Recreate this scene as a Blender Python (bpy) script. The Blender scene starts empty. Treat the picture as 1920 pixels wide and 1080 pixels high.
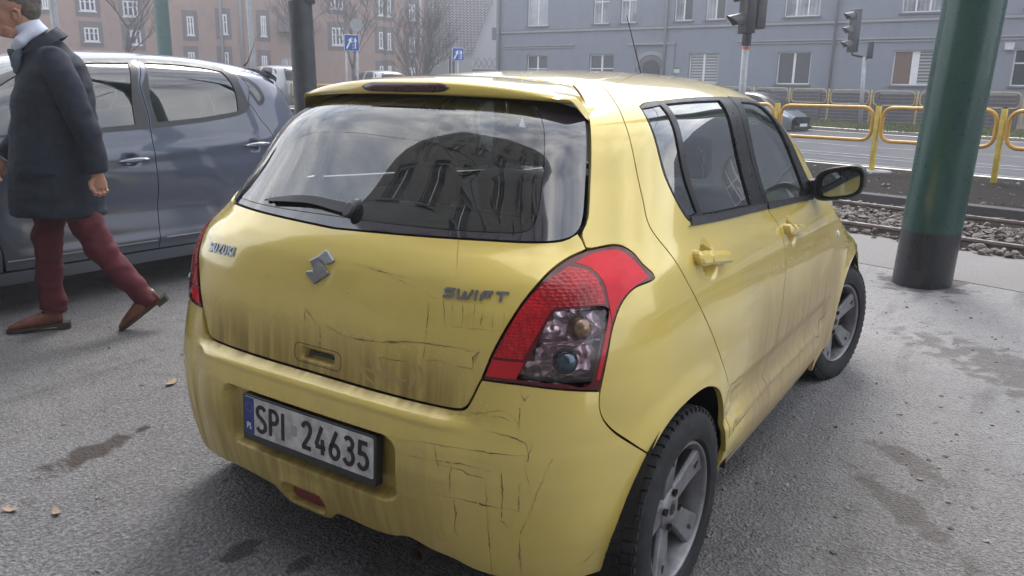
import bpy, bmesh, math, random
import numpy as np
from mathutils import Vector, Matrix
from mathutils.geometry import delaunay_2d_cdt
random.seed(7); np.random.seed(7)
SC = bpy.context.scene
COL = SC.collection
rad = math.radians

# ------------------------------------------------------------------ camera
cam_d = bpy.data.cameras.new("camera"); cam = bpy.data.objects.new("camera", cam_d); COL.objects.link(cam)
SC.camera = cam
CAMLOC = Vector((-1.37493, -1.61011, 1.41260))
YAW, PIT, ROL = 0.589683, 0.238750, 0.0186031
fw = Vector((math.cos(PIT)*math.cos(YAW), math.cos(PIT)*math.sin(YAW), -math.sin(PIT)))
rt = fw.cross(Vector((0, 0, 1))).normalized(); up = rt.cross(fw)
rt2 = rt*math.cos(ROL)+up*math.sin(ROL); up2 = up*math.cos(ROL)-rt*math.sin(ROL)
cam.matrix_world = Matrix(((rt2.x, up2.x, -fw.x, CAMLOC.x), (rt2.y, up2.y, -fw.y, CAMLOC.y), (rt2.z, up2.z, -fw.z, CAMLOC.z), (0, 0, 0, 1)))
cam_d.sensor_width = 36.0; cam_d.lens = 1493.8/1920*36; cam_d.clip_start = 0.05; cam_d.clip_end = 900

# ------------------------------------------------------------------ world, sun, exposure
SUN_AZ, SUN_EL = rad(27), rad(50)          # azimuth from +x towards +y
w = bpy.data.worlds.new("World"); SC.world = w; w.use_nodes = True
nt = w.node_tree; nt.nodes.clear()
def wn(t, **k):
    n = nt.nodes.new(t)
    for a, b in k.items(): setattr(n, a, b)
    return n
sky = wn('ShaderNodeTexSky', sky_type='NISHITA', sun_disc=False, sun_elevation=SUN_EL, sun_rotation=rad(90)-SUN_AZ)
sky.air_density = 1.0; sky.dust_density = 1.0; sky.ozone_density = 1.0
bgn = wn('ShaderNodeBackground'); out = wn('ShaderNodeOutputWorld')
tc = wn('ShaderNodeTexCoord'); mp = wn('ShaderNodeMapping'); mp.inputs['Scale'].default_value = (1.6, 1.6, 3.6)
nz = wn('ShaderNodeTexNoise'); nz.inputs['Scale'].default_value = 1.5; nz.inputs['Detail'].default_value = 8; nz.inputs['Roughness'].default_value = .58
cr = wn('ShaderNodeValToRGB'); cr.color_ramp.elements[0].position = .26; cr.color_ramp.elements[1].position = .56
nz2 = wn('ShaderNodeTexNoise'); nz2.inputs['Scale'].default_value = 4.0; nz2.inputs['Detail'].default_value = 6
cc = wn('ShaderNodeValToRGB'); cc.color_ramp.elements[0].position = .3; cc.color_ramp.elements[1].position = .72
cc.color_ramp.elements[0].color = (3.6, 3.8, 4.2, 1); cc.color_ramp.elements[1].color = (9.5, 9.4, 9.2, 1)
mx = wn('ShaderNodeMix', data_type='RGBA')
L_ = nt.links.new
L_(tc.outputs['Generated'], mp.inputs['Vector']); L_(mp.outputs[0], nz.inputs['Vector']); L_(mp.outputs[0], nz2.inputs['Vector'])
L_(nz.outputs['Fac'], cr.inputs[0]); L_(nz2.outputs['Fac'], cc.inputs[0])
L_(cr.outputs['Color'], mx.inputs['Factor']); L_(sky.outputs[0], mx.inputs['A']); L_(cc.outputs['Color'], mx.inputs['B'])
L_(mx.outputs['Result'], bgn.inputs['Color']); bgn.inputs['Strength'].default_value = 0.15
L_(bgn.outputs[0], out.inputs[0])
sd = bpy.data.lights.new("sun", 'SUN'); sun = bpy.data.objects.new("sun", sd); COL.objects.link(sun)
sd.energy = 1.45; sd.angle = rad(24); sd.color = (1.0, .95, .88)
sv = Vector((math.cos(SUN_EL)*math.cos(SUN_AZ), math.cos(SUN_EL)*math.sin(SUN_AZ), math.sin(SUN_EL)))
sun.rotation_euler = sv.to_track_quat('Z', 'Y').to_euler()
SC.view_settings.view_transform = 'Standard'; SC.view_settings.look = 'None'
SC.view_settings.exposure = 1.2; SC.view_settings.gamma = 1.0; SC.view_settings.use_curve_mapping = False
SC.render.engine = 'CYCLES'

# ------------------------------------------------------------------ helpers
def tag(o, label=None, cat=None, group=None, kind=None):
    if label: o['label'] = label
    if cat: o['category'] = cat
    if group: o['group'] = group
    if kind: o['kind'] = kind
    return o
def empty(name, loc=(0, 0, 0), rz=0.0, **k):
    o = bpy.data.objects.new(name, None); COL.objects.link(o); o.location = loc; o.rotation_euler = (0, 0, rz)
    o.empty_display_size = .2
    return tag(o, **k)
def mesh_obj(name, verts, faces, mat=None, parent=None, smooth=False, normals=None, mats=None, fmat=None, sharp=None):
    me = bpy.data.meshes.new(name); me.from_pydata([tuple(map(float, v)) for v in verts], [], [tuple(map(int, f)) for f in faces])
    if mats:
        for m in mats: me.materials.append(m)
        if fmat is not None: me.polygons.foreach_set('material_index', np.asarray(fmat, np.int32))
    elif mat: me.materials.append(mat)
    me.polygons.foreach_set('use_smooth', [bool(smooth)]*len(me.polygons))
    me.update()
    if normals is not None: me.normals_split_custom_set_from_vertices([tuple(n) for n in normals])
    o = bpy.data.objects.new(name, me); COL.objects.link(o); o.parent = parent
    return o
def bm_obj(name, bm, mat=None, parent=None, smooth=False, angle=None):
    me = bpy.data.meshes.new(name); bm.to_mesh(me); bm.free()
    if mat: me.materials.append(mat)
    if smooth: me.polygons.foreach_set('use_smooth', [True]*len(me.polygons))
    if smooth and angle: me.set_sharp_from_angle(angle=rad(angle))
    me.update(); o = bpy.data.objects.new(name, me); COL.objects.link(o); o.parent = parent
    return o
def add_box(bm, c, s, rot=None, bev=0.0, seg=2, taper=None):
    n0 = len(bm.verts)
    r = bmesh.ops.create_cube(bm, size=1.0); vs = r['verts']
    for v in vs:
        v.co = Vector((v.co.x*s[0], v.co.y*s[1], v.co.z*s[2]))
        if taper and v.co.z > 0: v.co.x *= taper[0]; v.co.y *= taper[1]
    if bev > 0:
        es = list({e for v in vs for e in v.link_edges})
        rr = bmesh.ops.bevel(bm, geom=es, offset=bev, segments=seg, profile=.5, affect='EDGES')
        vs = list({v for f in rr['faces'] for v in f.verts} | {v for v in vs if v.is_valid})
    M_ = Matrix.Translation(Vector(c)) @ (rot.to_4x4() if rot else Matrix.Identity(4))
    for v in vs: v.co = M_ @ v.co
    return vs
def box(name, c, s, mat, parent=None, rot=None, bev=0.0, seg=2, taper=None):
    bm = bmesh.new(); add_box(bm, c, s, rot, bev, seg, taper)
    return bm_obj(name, bm, mat, parent, smooth=bev > 0, angle=40)
def frame_of(d):
    d = Vector(d).normalized(); a = Vector((0, 0, 1)) if abs(d.z) < .9 else Vector((1, 0, 0))
    u = d.cross(a).normalized(); return u, d.cross(u).normalized()
def tube_geo(pts, rs, n=8, cap=True, squash=None):
    pts = [Vector(p) for p in pts]; V = []; Fc = []
    if not hasattr(rs, '__len__'): rs = [rs]*len(pts)
    u = None
    for i, p in enumerate(pts):
        a = pts[max(i-1, 0)]; b = pts[min(i+1, len(pts)-1)]; d = (b-a).normalized()
        if u is None: u, v = frame_of(d)
        else:
            u = (u-d*u.dot(d)).normalized()
        v = d.cross(u)
        for k in range(n):
            an = 2*math.pi*k/n
            V.append(p+(u*math.cos(an)+v*math.sin(an))*rs[i])
    for i in range(len(pts)-1):
        for k in range(n):
            a = i*n+k; b = i*n+(k+1) % n; Fc.append((a, b, b+n, a+n))
    if cap:
        Fc.append(tuple(range(n-1, -1, -1))); Fc.append(tuple(range((len(pts)-1)*n, len(pts)*n)))
    return V, Fc
def tube(name, pts, rs, mat, parent=None, n=10, cap=True, smooth=True):
    V, Fc = tube_geo(pts, rs, n, cap); return mesh_obj(name, V, Fc, mat, parent, smooth)
class Geo:
    def __init__(s): s.V = []; s.F = []; s.m = []
    def add(s, V, F, m=0):
        k = len(s.V); s.V += [tuple(v) for v in V]; s.F += [tuple(i+k for i in f) for f in F]; s.m += [m]*len(F)
    def box(s, c, d, R=None, m=0):
        x, y, z = d[0]/2, d[1]/2, d[2]/2
        P = [Vector(p) for p in ((-x,-y,-z),(x,-y,-z),(x,y,-z),(-x,y,-z),(-x,-y,z),(x,-y,z),(x,y,z),(-x,y,z))]
        if R: P = [R @ p for p in P]
        s.add([p+Vector(c) for p in P], [(0,3,2,1),(4,5,6,7),(0,1,5,4),(1,2,6,5),(2,3,7,6),(3,0,4,7)], m)
    def tube(s, p, r, n=8, m=0):
        V, F = tube_geo(p, r, n); s.add(V, F, m)
    def obj(s, name, mat, parent=None, smooth=False):
        if isinstance(mat, (list, tuple)): return mesh_obj(name, s.V, s.F, None, parent, smooth, mats=mat, fmat=s.m)
        return mesh_obj(name, s.V, s.F, mat, parent, smooth)
def rot_x(a): return Matrix.Rotation(a, 3, 'X')
def rot_y(a): return Matrix.Rotation(a, 3, 'Y')
def rot_z(a): return Matrix.Rotation(a, 3, 'Z')
def lathe_geo(prof, n=32, axis='y', c=(0, 0, 0), closed=False):
    V = []; Fc = []; m = len(prof)
    for k in range(n):
        a = 2*math.pi*k/n; ca, sa = math.cos(a), math.sin(a)
        for (r, h) in prof:
            if axis == 'y': V.append((c[0]+r*ca, c[1]+h, c[2]+r*sa))
            elif axis == 'x': V.append((c[0]+h, c[1]+r*ca, c[2]+r*sa))
            else: V.append((c[0]+r*ca, c[1]+r*sa, c[2]+h))
    for k in range(n):
        for j in range(m-1 if not closed else m):
            a = k*m+j; b = k*m+(j+1) % m; cc_ = ((k+1) % n)*m+(j+1) % m; d = ((k+1) % n)*m+j
            Fc.append((a, b, cc_, d))
    return V, Fc

# ------------------------------------------------------------------ materials
class NT:
    def __init__(s, name):
        s.m = bpy.data.materials.new(name); s.m.use_nodes = True; s.t = s.m.node_tree; s.t.nodes.clear()
        s.out = s.n('ShaderNodeOutputMaterial'); s._tc = None
    def n(s, t, **k):
        n = s.t.nodes.new(t)
        for a, b in k.items(): setattr(n, a, b)
        return n
    def l(s, a, b): s.t.links.new(a, b)
    def obj(s):
        if not s._tc: s._tc = s.n('ShaderNodeTexCoord')
        return s._tc.outputs['Object']
    def val(s, x, inp):
        if hasattr(x, 'is_linked') or hasattr(x, 'links'): s.l(x, inp)
        elif isinstance(x, (tuple, list)): inp.default_value = tuple(x)+((1,) if len(x) == 3 and len(inp.default_value) == 4 else ())
        else: inp.default_value = x
    def math(s, op, a, b=0.0, clamp=False):
        n = s.n('ShaderNodeMath', operation=op, use_clamp=clamp); s.val(a, n.inputs[0]); s.val(b, n.inputs[1]); return n.outputs[0]
    def map(s, x, a, b, c=0.0, d=1.0):
        n = s.n('ShaderNodeMapRange', interpolation_type='SMOOTHSTEP'); s.val(x, n.inputs[0])
        for i, v in enumerate((a, b, c, d)): s.val(v, n.inputs[i+1])
        return n.outputs[0]
    def noise(s, scale, detail=4, rough=.55, vec=None, sc=None, dist=0.0):
        n = s.n('ShaderNodeTexNoise'); n.inputs['Scale'].default_value = scale; n.inputs['Detail'].default_value = detail
        n.inputs['Roughness'].default_value = rough; n.inputs['Distortion'].default_value = dist
        v = vec or s.obj()
        if sc:
            mp = s.n('ShaderNodeMapping'); mp.inputs['Scale'].default_value = sc; s.l(v, mp.inputs[0]); v = mp.outputs[0]
        s.l(v, n.inputs['Vector']); return n.outputs['Fac']
    def voro(s, scale, feature='F1', sc=None, out='Distance', rnd=1.0):
        n = s.n('ShaderNodeTexVoronoi', feature=feature); n.inputs['Scale'].default_value = scale; n.inputs['Randomness'].default_value = rnd
        v = s.obj()
        if sc:
            mp = s.n('ShaderNodeMapping'); mp.inputs['Scale'].default_value = sc; s.l(v, mp.inputs[0]); v = mp.outputs[0]
        s.l(v, n.inputs['Vector']); return n.outputs[out]
    def mix(s, f, a, b):
        n = s.n('ShaderNodeMix', data_type='RGBA'); s.val(f, n.inputs['Factor']); s.val(a, n.inputs['A']); s.val(b, n.inputs['B']); return n.outputs['Result']
    def mixf(s, f, a, b):
        n = s.n('ShaderNodeMix', data_type='FLOAT'); s.val(f, n.inputs['Factor']); s.val(a, n.inputs[2]); s.val(b, n.inputs[3]); return n.outputs[0]
    def xyz(s):
        n = s.n('ShaderNodeSeparateXYZ'); s.l(s.obj(), n.inputs[0]); return n.outputs
    def bump(s, h, strength=.3, dist=.01, nrm=None):
        n = s.n('ShaderNodeBump'); n.inputs['Strength'].default_value = strength; n.inputs['Distance'].default_value = dist
        s.val(h, n.inputs['Height'])
        if nrm is not None: s.l(nrm, n.inputs['Normal'])
        return n.outputs[0]
    def prin(s, base, rough=.5, metal=0.0, spec=.5, coat=0.0, coat_r=.05, normal=None, **k):
        n = s.n('ShaderNodeBsdfPrincipled')
        s.val(base, n.inputs['Base Color']); s.val(rough, n.inputs['Roughness']); s.val(metal, n.inputs['Metallic'])
        s.val(spec, n.inputs['Specular IOR Level']); s.val(coat, n.inputs['Coat Weight']); s.val(coat_r, n.inputs['Coat Roughness'])
        for a, b in k.items(): s.val(b, n.inputs[a.replace('_', ' ')])
        if normal is not None: s.l(normal, n.inputs['Normal'])
        s.l(n.outputs[0], s.out.inputs[0]); return s.m
def simple(name, col, rough=.5, metal=0., spec=.5, coat=0., var=.12, scale=8., bump=0., bscale=60., bdist=.002):
    t = NT(name); nf = t.noise(scale, 5); v = t.map(nf, .3, .7, 1-var, 1+var)
    hs = t.n('ShaderNodeHueSaturation'); hs.inputs['Color'].default_value = (*col, 1); t.l(v, hs.inputs['Value'])
    nr = t.bump(t.noise(bscale, 4), bump, bdist) if bump else None
    r = t.map(t.noise(scale*2.3, 3), .3, .7, max(0, rough-.06), min(1, rough+.06))
    return t.prin(hs.outputs[0], r, metal, spec, coat, normal=nr)
def glass(name, tint=(.55, .62, .6), boost=1.0, rough=0.0, ior=1.5, dust=0.0):
    t = NT(name); tr = t.n('ShaderNodeBsdfTransparent'); tr.inputs[0].default_value = (*tint, 1)
    gl = t.n('ShaderNodeBsdfGlossy'); gl.inputs['Roughness'].default_value = rough; gl.inputs[0].default_value = (1, 1, 1, 1)
    fr = t.n('ShaderNodeFresnel'); fr.inputs[0].default_value = ior
    f = t.math('MULTIPLY', fr.outputs[0], boost, clamp=True)
    m1 = t.n('ShaderNodeMixShader'); t.l(f, m1.inputs[0]); t.l(tr.outputs[0], m1.inputs[1]); t.l(gl.outputs[0], m1.inputs[2])
    res = m1.outputs[0]
    if dust > 0:
        df = t.n('ShaderNodeBsdfDiffuse'); df.inputs[0].default_value = (.42, .40, .36, 1)
        dn = t.map(t.noise(5, 6, .65, sc=(1, 1, .5)), .35, .8, dust*.3, dust)
        m2 = t.n('ShaderNodeMixShader'); t.l(dn, m2.inputs[0]); t.l(res, m2.inputs[1]); t.l(df.outputs[0], m2.inputs[2]); res = m2.outputs[0]
    t.l(res, t.out.inputs[0]); return t.m

def make_paint():
    t = NT('yellow_car_paint'); X, Y, Z = t.xyz()
    ay = t.math('ABSOLUTE', Y)
    base = t.mix(t.noise(1.3, 3), (.74, .570, .125), (.79, .615, .15))
    # general film of road dust: more on the rear face and low down
    fine = t.noise(180, 3, .7)
    streak = t.noise(9, 5, .6, sc=(1, 3.2, .25)); blot = t.noise(3.2, 6, .62)
    film = t.math('MULTIPLY', t.map(blot, .3, .75, .06, .34), t.map(Z, 1.5, .55, .35, 1.0))
    # rear face dirt: strong band low on the tailgate, on the bumper centre
    rear = t.map(X, .42, .10)
    inner = t.map(ay, .66, .40)
    band = t.math('MULTIPLY', t.map(Z, .86, .66), t.map(Z, .625, .655))
    r1 = t.math('MULTIPLY', t.math('MULTIPLY', rear, inner), t.math('MULTIPLY', band, t.map(streak, .25, .65, .35, 1.0)))
    low = t.math('MULTIPLY', t.math('MULTIPLY', rear, t.map(t.math('ADD', Y, 0), -.62, -.22)), t.math('MULTIPLY', t.map(Z, .66, .42), t.map(streak, .25, .7, .35, .95)))
    # door mud: pinkish brown, low on both doors
    side = t.math('MULTIPLY', t.map(ay, .78, .84), t.math('MULTIPLY', t.map(X, .98, 1.25), t.map(X, 2.7, 2.45)))
    zz = t.math('ADD', Z, t.math('MULTIPLY', t.math('ADD', t.noise(2.2, 4), -.5), .35))
    mud = t.math('MULTIPLY', side, t.math('MULTIPLY', t.map(zz, .98, .58), t.map(t.noise(14, 5, .6, sc=(2.5, 1, .3)), .2, .7, .6, 1.0)))
    c = t.mix(t.math('MULTIPLY', film, 1.0, clamp=True), base, (.52, .43, .22))
    c = t.mix(t.math('MULTIPLY', r1, .88, clamp=True), c, (.225, .150, .05))
    c = t.mix(t.math('MULTIPLY', low, .85, clamp=True), c, (.29, .21, .075))
    c = t.mix(t.math('MULTIPLY', mud, .85, clamp=True), c, (.285, .215, .165))
    # speckles
    sp = t.map(t.voro(95), .10, .05); spm = t.math('MULTIPLY', sp, t.map(t.noise(6, 3), .5, .66, 0, .6))
    c = t.mix(t.math('MULTIPLY', spm, t.map(Z, 1.2, .7), clamp=True), c, (.10, .07, .03))
    dirt = t.math('MAXIMUM', t.math('MAXIMUM', r1, low), mud)
    rough = t.mixf(t.math('MAXIMUM', dirt, t.math('MULTIPLY', film, .55), clamp=True), .16, .60)
    rough = t.math('ADD', rough, t.math('MULTIPLY', t.math('ADD', fine, -.5), .12), clamp=True)
    coat = t.mixf(t.math('MULTIPLY', dirt, 1.2, clamp=True), 1.0, .02)
    cr_ = t.mixf(t.math('MULTIPLY', film, 1.6, clamp=True), .015, .06)
    nr = t.bump(t.noise(260, 2), .05, .0006)
    return t.prin(c, rough, 0.12, .45, coat, cr_, nr)
M_ = {}
M_['paint'] = make_paint()
M_['liner'] = simple('dark_body_liner', (.012, .012, .013), .8)
M_['black'] = simple('black_plastic', (.022, .023, .026), .42, coat=.1, bump=.08, bscale=300)
M_['gloss_black'] = simple('gloss_black_trim', (.012, .012, .014), .32, spec=.35)
M_['frit'] = NT('glass_frit').prin((.022, .020, .032), .05, 0, .5, IOR=2.1)
M_['rubber'] = simple('tyre_rubber', (.028, .028, .030), .78, spec=.3, var=.25, scale=20, bump=.2, bscale=160)
M_['alloy'] = simple('dirty_alloy', (.24, .24, .255), .42, metal=.55, var=.25, scale=14)
M_['chrome'] = simple('worn_chrome', (.30, .31, .33), .34, metal=.9, var=.15, scale=30)
M_['brake'] = simple('brake_iron', (.05, .035, .03), .7, metal=.3)
M_['glass_rear'] = glass('rear_glass', (.60, .67, .65), 1.25, .003, dust=.025, ior=1.85)
M_['glass_side'] = glass('side_glass', (.52, .60, .60), 1.5, 0.0, dust=.05, ior=1.8)
M_['glass_clear'] = glass('front_glass', (.74, .80, .79), 1.0, 0.0, dust=.04)
M_['kglass'] = glass('mpv_glass', (.12, .15, .16), 1.25, 0.0, dust=.0, ior=1.9)
M_['interior'] = simple('cabin_cloth', (.045, .045, .050), .85)
M_['interior_light'] = simple('cabin_light_trim', (.30, .31, .31), .7)
def lamp_mat(name, col, tr=.0, rough=.12, hex_=False, dark=.35):
    t = NT(name)
    if hex_:
        d = t.voro(80, 'DISTANCE_TO_EDGE', sc=(1, 1, 1.6), rnd=.35); e = t.map(d, .0, .10)
        f = t.voro(80, 'F1', sc=(1, 1, 1.6), out='Distance', rnd=.35)
        c = t.mix(e, tuple(x*dark*.8 for x in col), t.mix(t.map(t.noise(9, 3), .35, .65), tuple(x*dark for x in col), col))
        nr = t.bump(f, .5, .004)
    else:
        c = t.mix(t.map(t.noise(13, 3), .3, .7), tuple(x*.8 for x in col), col); nr = t.bump(t.noise(90, 2), .05, .001)
    return t.prin(c, rough, 0., .4, .45, .03, nr)
M_['lamp_dark'] = lamp_mat('lamp_border_red', (.11, .006, .012))
M_['lamp_red'] = lamp_mat('lamp_red', (.60, .008, .018))
M_['lamp_hex'] = lamp_mat('lamp_honeycomb_red', (.62, .010, .02), hex_=True, dark=.5)
def sunlit_red():  # sun shining through the upper lens, put into a stronger red base colour
    t = NT('lamp_sunlit_red'); c = t.mix(t.map(t.noise(11, 4), .35, .7), (.66, .004, .016), (.80, .012, .035))
    return t.prin(c, .3, 0., .25, .22, .04, t.bump(t.noise(60, 3), .1, .002), Subsurface_Weight=.0)
M_['lamp_sunlit'] = sunlit_red()
def facet():
    t = NT('lamp_reflector'); f = t.voro(30, 'F1', out='Color'); n = t.bump(t.voro(34), 1.0, .02)
    c = t.mix(t.noise(30, 2), (.90, .62, .70), (.97, .90, .93)); return t.prin(c, .25, .75, .5, 0, .1, n)
M_['reflector'] = facet()
M_['bulb_amber'] = simple('amber_bulb', (.24, .15, .09), .15, metal=.5, coat=.8, var=.5, scale=40)
M_['bulb_blue'] = simple('smoky_bulb', (.05, .08, .11), .12, metal=.6, coat=.8, var=.5, scale=40)
M_['lens_clear'] = glass('lamp_clear_lens', (.80, .74, .78), 1.3, .01, dust=.06)
M_['fog'] = simple('fog_lamp_red', (.20, .020, .024), .35, coat=.3)
M_['scratch'] = simple('scratch_dirt', (.26, .19, .08), .8, var=.5, scale=90)
M_['smear'] = simple('clean_smear', (.42, .32, .12), .45, var=.1)
M_['plate_white'] = simple('plate_white', (.50, .50, .50), .45, var=.28, scale=26)
M_['plate_black'] = simple('plate_black', (.015, .015, .015), .4)
M_['plate_blue'] = simple('plate_blue', (.012, .04, .22), .4)
M_['yellow_star'] = simple('star_yellow', (.6, .45, .05), .5)
M_['white'] = simple('white_paint', (.7, .72, .74), .5)

# ------------------------------------------------------------------ car body surfaces
def tab(xs, ys, n=400, sm=9):
    X = np.linspace(xs[0], xs[-1], n); Y = np.interp(X, xs, ys)
    k = np.hanning(sm*2+3)[1:-1]; k /= k.sum(); h = len(k)//2
    Yp = np.concatenate([2*Y[0]-Y[h:0:-1], Y, 2*Y[-1]-Y[-2:-h-2:-1]]); Y = np.convolve(Yp, k, 'valid')
    s0 = (Y[1]-Y[0])/(X[1]-X[0]); s1 = (Y[-1]-Y[-2])/(X[-1]-X[-2])
    def f(v):
        v = np.asarray(v, float)
        return np.interp(v, X, Y)+np.minimum(v-X[0], 0)*s0+np.maximum(v-X[-1], 0)*s1
    return f
class Body:
    """superelliptic car hull; (s, t) = girth from the rear centre, height (then round over the roof)"""
    def __init__(B, XM, XR, XF, WZ, WX, ZT, ZK, ZO, PP, QQ, qf=5.0):
        B.XM = XM; B.XR = XR; B.XF = XF; B.WZ = WZ; B.WX = WX; B.ZT = ZT; B.ZK = ZK; B.ZO = ZO; B.PP = PP; B.QQ = QQ; B.qf = qf
    def F(B, x, y, z, zo):
        wd = B.WZ(z)*B.WX(x); yp = np.abs(y)/wd; rear = x < B.XM
        xp = np.where(rear, (B.XM-x)/(B.XM-B.XR(z)), (x-B.XM)/(B.XF(z)-B.XM))
        p = np.where(rear, B.PP(z), 6.); b = np.clip((x-.5)/.9, 0, 1); b = b*b*(3-2*b); q = B.QQ(z)*(1-b)+B.qf*b
        zt = B.ZT(x)-B.ZK(x)*y*y; zp = np.maximum(0, (z-zo)/(zt-zo))
        return np.maximum(xp, 0)**p+yp**q+zp**9-1
    def ray(B, s, t):
        s = np.asarray(s, float); t = np.asarray(t, float)
        sg = np.where(s < 0, -1., 1.); a = np.abs(s); ph = np.minimum(a/1.45, 1)*np.pi/2
        ox = 1.0+np.maximum(a-1.45, 0); zo = B.ZO(np.where(a < 1.45, 1.0-.9*np.cos(ph), ox))
        oz = np.minimum(t, zo); ps = np.clip((t-zo)/.75, 0, np.pi/2)
        d = np.stack([-np.cos(ph)*np.cos(ps), -sg*np.sin(ph)*np.cos(ps), np.sin(ps)], -1)
        return np.stack([ox, 0*ox, oz], -1), d, zo
    def __call__(B, s, t, off=0.):
        o, d, zo = B.ray(s, t); lo = np.zeros(o.shape[:-1]); hi = lo+2.4
        for i in range(24):
            m = (lo+hi)/2; P = o+d*m[..., None]; v = B.F(P[..., 0], P[..., 1], P[..., 2], zo)
            lo = np.where(v < 0, m, lo); hi = np.where(v < 0, hi, m)
        return o+d*(lo+off)[..., None]
def fnormal(f, B, s, t, h=.0015):
    a = f(s+h, t)-f(s-h, t); b = f(s, t+h)-f(s, t-h); n = np.cross(a, b)
    n /= np.linalg.norm(n, axis=-1, keepdims=True)+1e-12
    return n*np.sign((n*B.ray(s, t)[1]).sum(-1, keepdims=True)+1e-9)
def sst(a, b, x):
    u = np.clip((np.asarray(x, float)-a)/(b-a), 0, 1); return u*u*(3-2*u)
def spline(P, step=.012):
    """open Catmull-Rom through P, resampled"""
    P = np.asarray(P, float)
    if len(P) == 2:
        n = max(1, int(np.linalg.norm(P[1]-P[0])/step)); return P[0]+(P[1]-P[0])*np.linspace(0, 1, n+1)[:, None]
    Q = np.vstack([2*P[0]-P[1], P, 2*P[-1]-P[-2]]); out = []
    for i in range(1, len(Q)-2):
        a, b, c, d = Q[i-1], Q[i], Q[i+1], Q[i+2]
        n = max(2, int(np.linalg.norm(c-b)/step)); u = np.linspace(0, 1, n, endpoint=False)[:, None]
        out.append(.5*((2*b)+(-a+c)*u+(2*a-5*b+4*c-d)*u*u+(-a+3*b-3*c+d)*u**3))
    return np.vstack(out+[P[-1:]])
def loop(*segs, step=.012):
    L = []
    for sgm in segs: L.append(spline(sgm, step)[:-1])
    return np.vstack(L)
def mir(P): P = np.array(P, float); P[:, 0] *= -1; return P
def area(P): x, y = P[:, 0], P[:, 1]; return .5*np.sum(x*np.roll(y, -1)-y*np.roll(x, -1))
def inset(P, g):
    P = np.asarray(P); a = np.roll(P, 1, 0); b = np.roll(P, -1, 0)
    e1 = P-a; e2 = b-P; e1 /= np.linalg.norm(e1, axis=1, keepdims=True)+1e-12; e2 /= np.linalg.norm(e2, axis=1, keepdims=True)+1e-12
    n1 = np.stack([-e1[:, 1], e1[:, 0]], 1); n2 = np.stack([-e2[:, 1], e2[:, 0]], 1); n = n1+n2
    l = np.linalg.norm(n, axis=1, keepdims=True); n = n/(l+1e-9); c = np.maximum((n*n1).sum(1, keepdims=True), .45)
    return P+n*(g*np.sign(area(P)))/c
def pip(P, X):
    x, y = X[:, 0], X[:, 1]; ins = np.zeros(len(X), bool); j = len(P)-1
    for i in range(len(P)):
        xi, yi = P[i]; xj, yj = P[j]
        if yi != yj:
            c = ((yi > y) != (yj > y)) & (x < (xj-xi)*(y-yi)/(yj-yi)+xi); ins ^= c
        j = i
    return ins
def clean(P, tol=.0025):
    out = [P[0]]
    for p in P[1:]:
        if np.linalg.norm(p-out[-1]) > tol: out.append(p)
    if np.linalg.norm(out[-1]-out[0]) < tol: out.pop()
    return np.array(out)
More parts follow.
